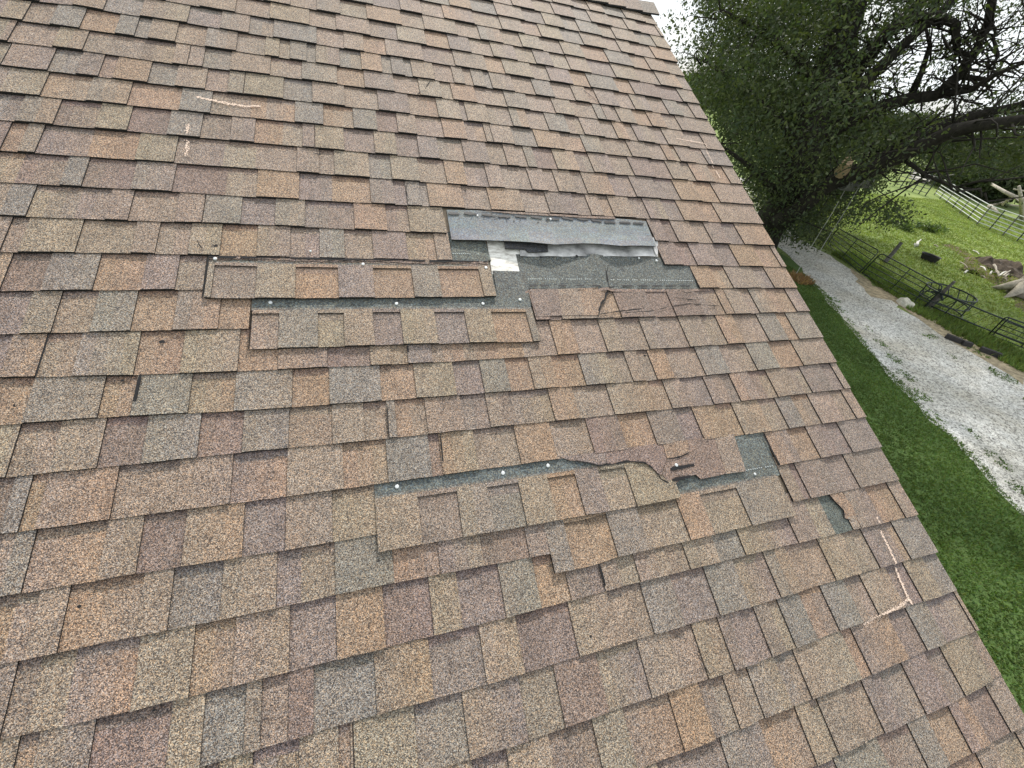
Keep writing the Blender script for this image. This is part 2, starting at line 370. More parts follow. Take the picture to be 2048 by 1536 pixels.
def strip(name, lowpts, toks, label, w_head=.337, n0=.0165, band=.014, right_cut=None, gh=.139, left_lean=0):
    """a slipped laminated shingle lying on its neighbours: teeth, recesses, the plain band above them and the grey head"""
    vl, ua, ub = lineu(lowpts)
    def nf(w_): return .0015 + (n0 - .0015) * max(0, 1 - w_ / .19) if w_ < .19 else max(.0016, .0015)
    mb = MB(); cells = []
    for tk in toks.split():
        i = 0
        while tk[i].isdigit(): i += 1
        x = int(tk[:i]); xs = [p[0] for p in lowpts]; ys = [p[1] for p in lowpts]
        cells.append((uv(x, float(np.interp(x, xs, ys)), .0185)[0], tk[i] == 'T', tk[i + 1], tk[i + 2] if len(tk) > i + 2 else None))
    for i, (a, ty, cl, c2) in enumerate(cells):
        b = cells[i + 1][0] if i + 1 < len(cells) else ub
        a = max(a, ua)
        lam_cell(mb, 0, a, b, ty, cl, gh + (band if ty else 0), low=vl, nf=nf, col2=c2, edge=-.0042)
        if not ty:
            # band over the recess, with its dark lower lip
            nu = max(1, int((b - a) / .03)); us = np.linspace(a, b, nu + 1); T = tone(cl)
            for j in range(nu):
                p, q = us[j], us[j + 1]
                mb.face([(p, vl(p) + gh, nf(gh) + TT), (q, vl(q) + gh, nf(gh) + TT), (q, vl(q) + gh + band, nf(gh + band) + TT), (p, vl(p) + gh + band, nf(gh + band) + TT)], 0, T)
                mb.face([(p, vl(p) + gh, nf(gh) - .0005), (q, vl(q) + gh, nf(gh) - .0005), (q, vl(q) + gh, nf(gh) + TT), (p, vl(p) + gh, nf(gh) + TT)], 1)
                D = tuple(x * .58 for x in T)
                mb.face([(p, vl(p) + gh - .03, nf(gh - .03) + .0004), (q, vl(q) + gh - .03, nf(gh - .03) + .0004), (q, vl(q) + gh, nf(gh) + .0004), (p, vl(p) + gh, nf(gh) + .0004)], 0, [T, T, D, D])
    # end walls
    for u, sgn in ((ua, -1), (ub, 1)):
        W = np.linspace(0, gh + band, 6)
        up = [(u, vl(u) + x, nf(x) + TT) for x in W]; dn = [(u, vl(u) + x, nf(x) - .0045) for x in W[::-1]]
        mb.face(up + dn if sgn < 0 else (up + dn)[::-1], 1)
    o = mb.build(name, [M_gran, M_asph], HB, ROOF); o['label'] = label
    hm = MB(); w0 = gh + band
    nfh = lambda x: (nf(w0) + TT - .0008) + (.0006 - (nf(w0) + TT - .0008)) * min(1, max(0, (x - w0) / (.285 - w0)))
    nu = max(1, int((ub - ua) / .03)); us = np.linspace(ua, ub, nu + 1); T = tone('e', .03); Te = tuple(a * .45 + b * .55 for a, b in zip(T, tone('t')))
    Ws = [w0 - .001, w0 + .012, w0 + .03, .285, w_head]
    Ts = [Te, T, T, T, T]
    for i in range(nu):
        for j in range(4):
            P = [(us[ii], vl(us[ii]) + Ws[jj], nfh(Ws[jj])) for ii, jj in ((i, j), (i + 1, j), (i + 1, j + 1), (i, j + 1))]
            hm.face(P, 0, [Ts[j], Ts[j], Ts[j + 1], Ts[j + 1]])
    for u, sgn in ((ua, -1), (ub, 1)):
        up = [(u, vl(u) + x, nfh(x)) for x in Ws]; dn = [(u, vl(u) + x, -.002) for x in Ws[::-1]]
        hm.face(up + dn if sgn < 0 else (up + dn)[::-1], 1)
    up = [(u, vl(u) + w_head, nfh(w_head)) for u in us]; 
    for i in range(nu): hm.face([up[i + 1], up[i], (up[i][0], up[i][1], -.002), (up[i + 1][0], up[i + 1][1], -.002)], 1)
    h = hm.build('nailing_strip', [M_head, M_asph], o, ROOF)
    h.matrix_parent_inverse = parent_world(o).inverted(); h.matrix_basis = ROOF.copy()
    return o, vl, nf
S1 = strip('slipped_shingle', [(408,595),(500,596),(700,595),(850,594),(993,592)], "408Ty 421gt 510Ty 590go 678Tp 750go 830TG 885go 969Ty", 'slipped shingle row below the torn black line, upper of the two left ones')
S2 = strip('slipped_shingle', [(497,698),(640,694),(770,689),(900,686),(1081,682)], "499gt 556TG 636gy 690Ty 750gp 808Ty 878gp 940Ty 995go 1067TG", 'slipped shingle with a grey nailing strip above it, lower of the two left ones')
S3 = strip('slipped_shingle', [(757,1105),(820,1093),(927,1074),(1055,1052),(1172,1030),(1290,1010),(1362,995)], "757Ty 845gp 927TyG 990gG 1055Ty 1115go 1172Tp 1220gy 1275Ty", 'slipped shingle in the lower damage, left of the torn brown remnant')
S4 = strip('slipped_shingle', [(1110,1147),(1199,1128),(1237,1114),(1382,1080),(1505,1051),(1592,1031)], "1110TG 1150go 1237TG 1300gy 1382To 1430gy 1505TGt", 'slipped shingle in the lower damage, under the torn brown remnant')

# ---- nailing zone of course L right of the strips and little bits elsewhere
kL, kQ, kS, kK = order.index('L') - 1, order.index('Q') - 1, order.index('S') - 1, order.index('K') - 1
hm = MB(); ua = uv(1050, 600)[0]; ul = uv(1046, 575)[0]
uR = px_u(kK, 1420)
vL = lambda u: vlow(kL, u)
# teeth heads of course L: band of granules + sealant + grey head, slightly humped and cracked at x=1213
uc = uv(1212, 575)[0]
def hump(u, w_):
    d = u - uc; return .012 * math.exp(-(d / .035) ** 2) * (1 if d < 0 else .35) * min(1, w_ / .05) + .004 * max(0, 1 - abs(d) / .25)
hL = px_u(kL, 1072)
Ws = [.135, .150, .150, .20, .25, .30, .335]
nu = 40; us = np.linspace(hL - .015, uR, nu + 1); T = tone('e', .02); Tt = tone('r', .02)
def hp(u, w_): return (u, vL(u) + w_, nrow(w_) + TT * .8 + hump(u, w_))
for i in range(nu):
    a, b = us[i], us[i + 1]
    for j in range(len(Ws) - 1):
        if Ws[j + 1] == Ws[j]: continue
        top = Ws[j + 1]
        rg = [0, 0]
        q = [hp(a, Ws[j]), hp(b, Ws[j]), hp(b, top), hp(a, top)]
        hm.face(q, 0, Tt if j == 0 else T)
E0 = [hp(us[0], x) for x in Ws]; hm.face(E0 + [(p[0], p[1], -.003) for p in E0[::-1]], 1)
H2 = hm.build('nailing_strip', [M_head, M_asph], HB, ROOF); H2['label'] = 'dark grey green nailing strip laid bare right of the pale wood'
# sealant dashes along its lower edge
sm = MB()
def dash(mb, x0, y0, x1, y1, hgt, n, blob=.2):
    a = Vector(uv(x0, y0, n)); b = Vector(uv(x1, y1, n)); k = 7; d = (b - a); nrm = Vector((-d.y, d.x)).normalized()
    up, dn = [], []
    for i in range(k + 1):
        t = i / k; e = hgt / 2 * (1 + random.uniform(-blob, blob)) * (.55 if i in (0, k) else 1)
        p = a + d * t; up.append((*(p + nrm * e), n)); dn.append((*(p - nrm * e * random.uniform(.7, 1.2)), n))
    top = dn + up[::-1]
    mb.face(top, 0)
    for i in range(len(top)):
        p, q = top[i], top[(i + 1) % len(top)]
        mb.face([(p[0], p[1], n - .0015), (q[0], q[1], n - .0015), q, p], 0)
for x in (1059, 1082, 1118, 1153, 1185, 1245, 1275, 1304, 1332, 1360):
    u_, v_ = uv(x + 8, 570, .006)
    sm = MB(); dash(sm, x, 570.5 + (x - 1060) * .004, x + (16 if x < 1200 else 21), 570.5 + (x - 1044) * .004, .0065, .0115 if abs(x - 1190) > 40 else .017); sm.build('sealant_dash', M_seal, H2, ROOF)

# crack through course L
ck = MB()
def plate(mb, pts, n, th, mat=0, col='t', nfun=None, side=1, T=None):
    T = T or tone(col, .04)
    P = [(*uv(x, y, n),) for x, y in pts]
    P = [(a, b, (nfun(a, b) if nfun else n)) for a, b in P]
    area = sum(P[i][0] * P[(i + 1) % len(P)][1] - P[(i + 1) % len(P)][0] * P[i][1] for i in range(len(P)))
    if area < 0: P = P[::-1]
    mb.face(P, mat, T)
    for i in range(len(P)):
        p, q = P[i], P[(i + 1) % len(P)]
        mb.face([(p[0], p[1], p[2] - th), (q[0], q[1], q[2] - th), q, p], side)
def ribbon(mb, pts, wpx, n, mat=0, T=(1, 1, 1), jit=.5, th=.0006):
    """a thin irregular line along the roof, drawn through photo points, width in metres"""
    P = []
    for i in range(len(pts) - 1):
        (x0, y0), (x1, y1) = pts[i], pts[i + 1]; k = max(2, int(math.hypot(x1 - x0, y1 - y0) / 6))
        P += [(x0 + (x1 - x0) * t / k, y0 + (y1 - y0) * t / k) for t in range(k)]
    P.append(pts[-1]); U = [Vector(uv(x, y, n)) for x, y in P]
    L_, R2 = [], []
    for i, p in enumerate(U):
        d = (U[min(i + 1, len(U) - 1)] - U[max(i - 1, 0)]).normalized(); q = Vector((-d.y, d.x))
        e = wpx / 2 * (1 + random.uniform(-jit, jit)) * (.3 if i in (0, len(U) - 1) else 1)
        L_.append((*(p + q * e), n)); R2.append((*(p - q * e), n))
    for i in range(len(U) - 1):
        mb.face([R2[i], R2[i + 1], L_[i + 1], L_[i]], mat, T)
        mb.face([L_[i], L_[i + 1], (L_[i + 1][0], L_[i + 1][1], n - th), (L_[i][0], L_[i][1], n - th)], mat, T)
        mb.face([R2[i + 1], R2[i], (R2[i][0], R2[i][1], n - th), (R2[i + 1][0], R2[i + 1][1], n - th)], mat, T)
# lifted broken tab left of the crack (the piece 1060-1205, curling up at its right edge)
def nL(u, v):
    w_ = v - vL(u); d = uc + .02 - u
    return nrow(max(0, w_)) + TT + .001 + .008 * math.exp(-max(0, d) / .09) * (0.6 + .4 * min(1, max(0, w_) / .1))
Tb = MB()
for (pts, cl) in (([(1060,577),(1116,577),(1124,632),(1073,635)], 'r'), ([(1116,577),(1160,576),(1168,632),(1124,632)], 't'), ([(1160,576),(1214,575),(1213,590),(1204,604),(1199,616),(1195,632),(1168,632)], 'o')):
    plate(Tb, pts, .010, .008, 0, cl, nL)
t1 = Tb.build('broken_tab', [M_gran, M_asph], HB, ROOF); t1['label'] = 'broken shingle tab lifted along a crack'
ck = MB()
def one_crack(pts, wd, n, jit=.8, name='crack', mat=None):
    n = max(n, nsurf(*uv(*pts[len(pts) // 2], .009)) + .0008) if n < .0119 else n
    q_ = MB(); ribbon(q_, pts, wd, n, 0, jit=jit); return q_.build(name, mat or M_asph, HB, ROOF)
one_crack([(1217,530),(1213,545),(1216,565),(1219,576),(1212,588),(1210,598),(1203,606),(1199,618),(1196,633)], .006, .0155, .7)
one_crack([(1200,575),(1224,574),(1236,572)], .004, .0155)
for pts in ([(1180,633),(1200,637),(1260,632)], [(1200,628),(1240,622),(1290,616)], [(1250,625),(1300,622),(1340,613)], [(1350,595),(1390,600),(1410,596)], [(1345,612),(1380,607),(1440,612)],
            [(1355,580),(1375,586),(1392,582)],
            [(815,365),(812,378),(815,392),(819,402)], [(812,395),(817,400),(815,408)], [(394,480),(400,492),(408,499)], [(870,145),(850,178)],
            [(833,190),(843,182),(854,181),(858,192)], [(1167,180),(1182,191),(1197,205)], [(1206,225),(1214,241)], [(628,306),(640,309),(650,308)],
            [(1183,373),(1188,392)]):
    one_crack(pts, .0028, .0135 if pts[0][0] > 1170 and pts[0][1] > 570 else .0118)

# ---- bare underlayment, pale decking
M_wood = None
def deck_paint():
    m, nt, b = new_mat('pale_weathered_sheet'); b.inputs['Roughness'].default_value = .45
    t = N(nt, 'ShaderNodeTexCoord'); mp = N(nt, 'ShaderNodeMapping'); mp.inputs['Scale'].default_value = (9, 34, 9)
    n = N(nt, 'ShaderNodeTexNoise', i_Scale=1.4, i_Detail=8., i_Roughness=.7); r = N(nt, 'ShaderNodeValToRGB'); e = r.color_ramp.elements
    e[0].position = .30; e[0].color = (.13, .11, .10, 1); e[1].position = .56; e[1].color = (.86, .84, .78, 1); q = e.new(.44); q.color = (.52, .49, .44, 1)
    nt.links.new(t.outputs['Object'], mp.inputs[0]); nt.links.new(mp.outputs[0], n.inputs['Vector']); nt.links.new(n.outputs[0], r.inputs[0]); nt.links.new(r.outputs[0], b.inputs['Base Color'])
    return m
M_wood = deck_paint()
M_silver = simple_mat('silver_underlayment', (.50, .49, .48), .32, noise=.75, nscale=9, bump=.3, bscale=30, spec=.5)
um = MB(); plate(um, [(1040,480),(1318,486),(1322,512),(1040,512)], .0072, .003, 0, nfun=lambda u, v: .0078 + .0018 * math.sin(u * 23) * 0)
# gently buckled silver sheet
um = MB(); x0, x1 = 1040, 1316
gx = 26
for i in range(gx):
    for j in range(4):
        q = []
        for a, b in ((i, j), (i + 1, j), (i + 1, j + 1), (i, j + 1)):
            x = x0 + (x1 - x0) * a / gx; y = 513 - (38 * b / 4)
            u_, v_ = uv(x, y, .008); q.append((u_, v_, .0072 + .0035 * math.sin(x * .035 + 1) * (b / 4) + .004 * math.sin(x * .05) ** 2 * (1 - b / 4)))
        um.face(q, 0)
# its lit right-hand lip
plate(um, [(1306,493),(1310,492),(1316,509),(1312,509)], .014, .004, 0, side=0)
uo = um.build('underlayment', [M_silver], HB, ROOF, smooth=True); uo['label'] = 'silvery white underlayment sheet showing below the bare grey shingle'
wm = MB(); plate(wm, [(972,470),(1060,474),(1052,552),(984,548)], .0012, .002, 0, side=0)
wo = wm.build('bare_decking', [M_wood], HB, ROOF); wo['label'] = 'small pale weathered square of bare decking'
# mat of grey head left of the pale square
gm = MB(); plate(gm, [(898,470),(968,474),(975,497),(982,521),(905,517)], .0065, .006, 0, 'e'); plate(gm, [(986,541),(1052,543),(1066,612),(996,598)], .0050, .004, 0, 'e')
plate(gm, [(1008,470),(1094,474),(1096,503),(1056,504),(1050,498),(1010,497)], .0165, .004, 0, 'e', T=(.06, .065, .075))  # dark plate: shade under the loose shingle's lower edge, put in as colour
go = gm.build('nailing_strip', [M_head, M_asph], HB, ROOF); go['label'] = 'small grey green pieces of nailing strip round the pale square, and a dark plate painted as shade below the loose shingle'
# torn edge remains running under course J
tm = MB(); random.seed(5)
for lay, (yo, n, Tn) in enumerate(((0, .0125, 'k'), (3.5, .0105, 'r'), (7, .0085, 'k'))):
    xs = np.arange(418, 980, 9.0); up, dn = [], []
    for x in xs:
        y = 512.5 + (x - 418) * .0195 + yo; s_ = math.sin(x * .031 + lay) * 1.2
        up.append((x, y - (1.5 if lay == 0 else 4))); dn.append((x, y + 1.2 + s_ + random.uniform(-1.1, 1.3)))
    for i in range(len(xs) - 1):
        if lay == 0 and random.random() < .12: continue
        plate(tm, [up[i], up[i + 1], dn[i + 1], dn[i]], n, .003, 0 if lay != 0 else 1, Tn)
to = tm.build('torn_edge', [M_gran, M_asph], HB, ROOF); to['label'] = 'ragged black torn shingle edge above the slipped row'

# ---- grey flap: a shingle turned so that its plain underside shows
FL = empty('loose_shingle', ROOF @ Vector((-.9, -.45, .01)), 'blue grey loose shingle lying face down with a dashed black sealant line', 'shingle')
fm = MB(); botp = [(903,479),(960,480),(1020,482),(1060,484),(1110,489),(1165,486.5),(1200,487.5),(1240,491.5),(1280,491),(1312,492)]
topp = [(893,421),(950,422),(1010,425),(1050,427),(1100,430),(1150,433),(1190,435.5),(1230,438),(1265,441),(1292,444)]
lift = [.010, .016, .024, .032, .036, .026, .025, .036, .030, .018]
def tonef(): return tuple(c * random.uniform(.96, 1.04) for c in (.165, .192, .212))
G = []
for i in range(10):
    col = []
    for j in range(6):
        t = j / 5; n = .0095 + lift[i] * t ** 2.6; x = topp[i][0] * (1 - t) + botp[i][0] * t; y = topp[i][1] * (1 - t) + botp[i][1] * t
        if j == 0: y -= 1.5
        col.append((*uv(x, y, n), n))
    G.append(col)
for i in range(9):
    for j in range(5):
        fm.face([G[i][j + 1], G[i + 1][j + 1], G[i + 1][j], G[i][j]], 0, tonef())
        fm.face([tuple(Vector(p) - Vector((0, 0, .004))) for p in (G[i][j], G[i + 1][j], G[i + 1][j + 1], G[i][j + 1])], 1, (.05, .05, .05))
    a, b = G[i][5], G[i + 1][5]; fm.face([(a[0], a[1], a[2] - .004), (b[0], b[1], b[2] - .004), b, a], 1)
for i in (0, 9):
    e = G[i]; fm.face(e + [(p[0], p[1], p[2] - .004) for p in e[::-1]], 1)
fo = fm.build('sheet', [M_back, M_asph], FL, ROOF, smooth=False)
sm = MB()
dl = [(896,426.5,919,427.5),(928,425.5,953,428),(963,428.5,988,431),(996,432,1021,433),(1030,432,1054,434),(1061,433,1085,436),(1093,436.5,1117,439),(1124,434.5,1147,439),(1154,437,1176,439),(1183,439.5,1204,443),(1209,443.5,1231,445),(1239,444.5,1261,445.5),(1266,446,1287,447)]
for a in dl: sm = MB(); dash(sm, *a, .0125, .0140, .35); sm.build('sealant_dash', M_seal, FL, ROOF)
for _ in range(26):
    x = random.uniform(940, 1150); y = 427 + (x - 893) * .055 + random.uniform(-5, 8); sm = MB(); dash(sm, x, y, x + random.uniform(2, 4), y + .3, .003, .0140); sm.build('sealant_fleck', M_seal, FL, ROOF)
# two crumpled flaps of torn mat between flap and course H
cm = MB()
plate(cm, [(965,421),(1040,424),(1120,429),(1180,432),(1180,435),(1100,432),(1020,427)], .0135, .002, 0, 'k')
plate(cm, [(1095,427),(1160,431),(1230,434),(1230,438),(1170,436),(1100,431)], .015, .002, 0, 'r')
co = cm.build('torn_edge', [M_gran, M_asph], HB, ROOF); co['label'] = 'torn shingle sliver above the bare grey shingle'

# ---- torn remnant of course Q, lower damage
vQ = lambda u: vlow(kQ, u)
def nQ(u, v): return .0125 + .004 * max(0, (vlow(kQ - 1, u) - v) / .14) + .0015 * math.sin(u * 31)
qm = MB()
def zz(l): return [(1150 + x / 4, 800 + y / 4) for x, y in l]
plate(qm, zz([(-120,455),(0,438),(60,432),(240,405),(250,505),(200,522),(150,512),(100,500),(40,488),(-40,484)]), .012, .005, 0, 'p', nQ)
plate(qm, zz([(240,405),(480,375),(705,345),(735,465),(700,560),(690,600),(655,590),(600,525),(540,500),(440,488),(380,496),(300,512),(255,508)]), .012, .005, 0, 'r', nQ)
plate(qm, zz([(705,345),(900,320),(910,420),(840,455),(735,470)]), .014, .005, 0, 'o', lambda u, v: nQ(u, v) + .002)
plate(qm, zz([(735,472),(840,458),(912,422),(900,320),(1115,292),(1205,590),(1100,615),(1000,636),(960,600),(880,615),(790,675),(745,655),(695,605),(705,560)]), .012, .005, 0, 'r', nQ)
plate(qm, zz([(1115,292),(1265,272),(1360,572),(1205,592)]), .013, .005, 0, 't', lambda u, v: nQ(u, v) + .001)
qo = qm.build('torn_shingle', [M_gran, M_asph], HB, ROOF); qo['label'] = 'torn reddish brown shingle remnant with a ragged lower edge'
q2 = MB()
for a in ((zz([(765,552)]), zz([(955,518)])), (zz([(780,640)]), zz([(925,610)]))):
    (x0, y0), (x1, y1) = a[0][0], a[1][0]; dash(q2, x0, y0, x1, y1, .0125, .0185, .3)
ribbon(q2, zz([(735,470),(790,465),(850,450),(912,420)]), .005, .018, 0)
ribbon(q2, zz([(-40,484),(100,500),(200,524),(300,512),(420,487),(560,500),(640,560),(690,630),(770,676),(830,672)]), .0035, .0162, 0, jit=.8)
ribbon(q2, zz([(640,560),(700,640),(760,668)]), .004, .0166, 0, jit=.8)
q2.build('sealant_strip', M_asph, qo, ROOF)
# bare head right of it
pm = MB(); plate(pm, zz([(1262,282),(1500,246),(1590,480),(1640,600),(1480,640),(1000,700),(820,760),(780,690),(1000,646),(1360,585)]), .0072, .003, 0, 'e', nfun=lambda u, v: .0072, T=(.125, .142, .138))
po = pm.build('nailing_strip', [M_head, M_asph], HB, ROOF); po['label'] = 'grey green nailing strip bared beside the torn remnant'
# torn corner lower right
rm = MB()
plate(rm, [(1658,987),(1684,985),(1704,1012),(1722,1055),(1712,1050),(1702,1041),(1690,1036),(1688,1020),(1676,1008),(1668,1000)], .0115, .005, 0, 'o')
ribbon(rm, [(1655,988),(1664,1000),(1678,1010),(1688,1022),(1689,1036),(1700,1040),(1712,1048),(1722,1055)], .004, .0125, 1, jit=.8)
ro = rm.build('torn_shingle', [M_gran, M_asph], HB, ROOF); ro['label'] = 'small triangular torn shingle piece near the roof edge'
# open slits where two shingles have parted
g2 = MB()
for pts, wd in (([(281,748),(262,834)], .0085), ([(98,668),(71,752)], .003), ([(417,512),(405,594)], .005), ([(1525,866),(1560,930)], .007), ([(1199,1128),(1211,1172)], .006), ([(881,868),(888,950)], .004), ([(774,808),(778,876)], .0028),
                ([(815,690),(819,728)], .005), ([(1392,1305),(1421,1350)], .002), ([(1760,1057),(1762,1060)], .002)):
    one_crack(pts, wd, .0118, .15, 'open_joint')
# dotted white paint line on the bared heads
pl_ = MB()
for (x0, y0, x1, y1, n) in ((1492,940,1548,931,.009), (1056,557.5,1200,558,.0135), (1222,559,1392,561,.0125), (905,507,960,508,.008)):
    L_ = math.hypot(x1 - x0, y1 - y0); k = int(L_ / 4.2)
    for i in range(k):
        if random.random() < .15: continue
        x = x0 + (x1 - x0) * i / k; y = y0 + (y1 - y0) * i / k + random.uniform(-.3, .3); dash(pl_, x, y, x + 2.2, y + .1, .0022, n + .0008)
M_white = simple_mat('white_thread', (.62, .66, .66), .8)
pl_.build('thread_line', M_white, H2, ROOF)

# ---- nails
nm = None
for i, (x, y, n, r) in enumerate(((541,605,.0085,.0062), (793,607,.0085,.0062), (966,607,.0085,.0062), (1040,599,.0085,.0062), (972,535,.012,.0062), (726,528,.012,.0056), (794,973,.0085,.0062), (1006,946,.0085,.0062),
                                  (1096,931,.0085,.0062), (1353,930,.0185,.0062), (1510,948,.009,.005), (1313,521,.011,.0055), (1278,516,.011,.005), (430,517,.0145,.0055), (621,502,.0118,.004), (955,431,.013,.0035), (1101,438,.0132,.0055))):
    o = bpy.data.objects.new('nail', None)
    mb = MB(); u_, v_ = uv(x, y, n); k = 14
    for (r0, h0, r1, h1) in ((r, -.004, r, .0012), (r, .0012, r * .75, .0020), (r * .75, .0020, .0001, .0022)):
        for j in range(k):
            a, b = 2 * math.pi * j / k, 2 * math.pi * (j + 1) / k
            mb.face([(u_ + r0 * math.cos(a), v_ + r0 * math.sin(a), n + h0), (u_ + r0 * math.cos(b), v_ + r0 * math.sin(b), n + h0), (u_ + r1 * math.cos(b), v_ + r1 * math.sin(b), n + h1), (u_ + r1 * math.cos(a), v_ + r1 * math.sin(a), n + h1)])
    mb.build('nail', M_nail, HB, ROOF)
# ---- small scars and a hole
hm = MB()
for (x, y, r) in ((325,683,.0065), (432,493,.006), (245,761,.004), (30,812,.003), (930,382,.004), (1180,1273,.0035), (308,1420,.003), (1137,612,.006), (1142,583,.005), (1080,516,.005), (1153,513,.005), (1290,711,.005), (160,1212,.004), (1694,893,.004)):
    u_, v_ = uv(x, y, .0085); P = []; ns_ = nsurf(u_, v_) + .0006
    for j in range(9):
        a = 2 * math.pi * j / 9; e = r * random.uniform(.6, 1.3); P.append((u_ + 1.3 * e * math.cos(a), v_ + e * math.sin(a), ns_))
    hm = MB(); hm.face(P, 0); hm.build('puncture', M_asph, HB, ROOF)

# ---- inspector's chalk
CH = []
def chalk(strokes, label, wdt=.013):
    mb = MB()
    for pts in strokes:
        U = []
        for i in range(len(pts) - 1):
            (x0, y0), (x1, y1) = pts[i], pts[i + 1]; k = max(2, int(math.hypot(x1 - x0, y1 - y0) / 1.6))
            U += [(x0 + (x1 - x0) * t / k, y0 + (y1 - y0) * t / k) for t in range(k)]
        for x, y in U:
            for _ in range(4):
                u_, v_ = uv(x, y, .0095); u_ += random.gauss(0, wdt * .22); v_ += random.gauss(0, wdt * .22); e = random.uniform(.0012, .0030)
                a0 = random.uniform(0, 1.5); ns_ = nsurf(u_, v_) + .0006
                mb.face([(u_ + e * math.cos(a0 + k * 1.571) * random.uniform(.5, 1.3), v_ + e * math.sin(a0 + k * 1.571), ns_ + random.uniform(0, .0004)) for k in range(4)])
    o = mb.build('chalk_mark', M_chalk, HB, ROOF); o['label'] = label
chalk([[(392,193),(420,200),(455,207),(490,213),(520,212)]], 'short pale level chalk stroke, upper left', .014)
chalk([[(376,250),(374,270)], [(375,282),(374,314)]], 'short pale upright chalk stroke below the level one', .02)
chalk([[(1352,277),(1378,282),(1410,288),(1413,300),(1422,322),(1428,336)], [(1432,342),(1440,358)]], 'thin faint chalk corner mark near the upper roof edge', .009)
chalk([[(1752,1036),(1758,1047)], [(1762,1062),(1772,1085),(1782,1108),(1790,1128)], [(1792,1136),(1800,1160),(1812,1190),(1815,1196),(1795,1214),(1765,1228),(1730,1247)], [(1815,1197),(1822,1208)]], 'long pale chalk corner mark near the lower roof edge', .012)

# ---- ridge caps, far slope, rake trim, walls
rc = MB(); random.seed(11)
ry, rz = RIDGE * CT, RIDGE * ST + H0
u = LEFT
while u < .0:
    L = .16; T = tone(random.choice('ttyGop')); up = .016
    for sgn in (1, -1):
        P = []
        for (a, n_) in ((u, .011), (u + L, .019)):
            P.append([(a, ry, rz + n_ + .004), (a, ry - sgn * .14 * CT - 0, rz + n_ - .14 * ST)])
        q = [P[0][0], P[1][0], P[1][1], P[0][1]]
        if P[1][1][0] > 0.02: pass
        rc.face(q if sgn < 0 else q[::-1], 0, T)
        e = P[1]; rc.face([e[0], e[1], (e[1][0], e[1][1], e[1][2] - .012), (e[0][0], e[0][1], e[0][2] - .012)], 1)
        e = [P[0][1], P[1][1]]; rc.face([e[0], e[1], (e[1][0], e[1][1], e[1][2] - .010), (e[0][0], e[0][1], e[0][2] - .010)], 1)
    u += .14
rc.build('ridge_cap', [M_gran, M_asph], HB)
BW = MB(); BACK = Matrix(((1, 0, 0, 0), (0, -CT, ST, 2 * ry), (0, ST, CT, H0), (0, 0, 0, 1)))
for k in range(kmin, kmax + 1):
    for (ua, ty, cl) in [(a, t_, c_) for a, t_, c_ in rand_cells(LEFT, -.2)]:
        pass
bs = MB(); v = EAVE
while v < RIDGE:
    v2 = min(RIDGE, v + E_); uu = LEFT
    while uu < 0:
        u2 = min(.012, uu + random.uniform(.1, .2)); bs.face([(uu, v, .007), (u2, v, .007), (u2, v2, .001), (uu, v2, .001)], 0, tone(random.choice('ttyGopr'))); bs.face([(uu, v, .001), (u2, v, .001), (u2, v, .007), (uu, v, .007)], 1); uu = u2
    v = v2
bs.build('back_slope', [M_gran, M_asph], HB, BACK)
M_trim = simple_mat('trim_paint', (.62, .60, .56), .5)
M_side = simple_mat('wall_siding', (.60, .57, .50), .6, noise=.06, nscale=3)
tr = MB()
for Mx in (ROOF, BACK):
    for (c, d) in ((((-.004), (EAVE + RIDGE) / 2, -.075), (.02, SL, .095)),):
        q = MB(); q.box(c, d); i0 = len(tr.v); tr.v += [tuple(Mx @ Vector(p)) for p in q.v]; tr.f += [tuple(i0 + a for a in f) for f in q.f]; tr.m += q.m; tr.t += q.t
tr.build('rake_board', M_trim, HB)
de = MB()
q = MB(); q.box((.010, (EAVE + RIDGE) / 2, -.0115), (.012, SL, .012)); de.v = [tuple(ROOF @ Vector(p)) for p in q.v]; de.f = q.f; de.m = q.m; de.t = q.t
de.build('drip_edge', simple_mat('drip_metal', (.55, .54, .52), .4, .5), HB)
ey, ez = EAVE * CT, EAVE * ST + H0
gu = MB(); L = -LEFT
gu.box((LEFT / 2, ey - .07, ez - .08), (L, .12, .10)); gu.build('gutter', M_trim, HB)
wl = MB(); y0, y1 = ey + .45, 2 * ry - ey - .45; xg = -.32
zt = ez + .45 * math.tan(TH) - .08
def wall_face(x, flip):
    P = [(x, y0, 0), (x, y1, 0), (x, y1, zt), (x, ry, zt + (ry - y0) * math.tan(TH)), (x, y0, zt)]
    wl.face(P if not flip else P[::-1])
wall_face(xg, False); wall_face(LEFT + .32, True)
wl.face([(xg, y0, 0), (xg, y0, zt), (LEFT + .32, y0, zt), (LEFT + .32, y0, 0)]); wl.face([(xg, y1, 0), (LEFT + .32, y1, 0), (LEFT + .32, y1, zt), (xg, y1, zt)])
wo_ = wl.build('wall', M_side, HB)
wn = MB(); yc = ry - .4; wn.box((xg + .012, yc, 1.55), (.05, 1.1, 1.3)); fr = wn.build('window', M_trim, HB)
pn = MB(); pn.box((xg + .03, yc, 1.55), (.03, .96, 1.16)); pn.build('pane', simple_mat('window_glass', (.05, .07, .08), .08, spec=.6), fr)
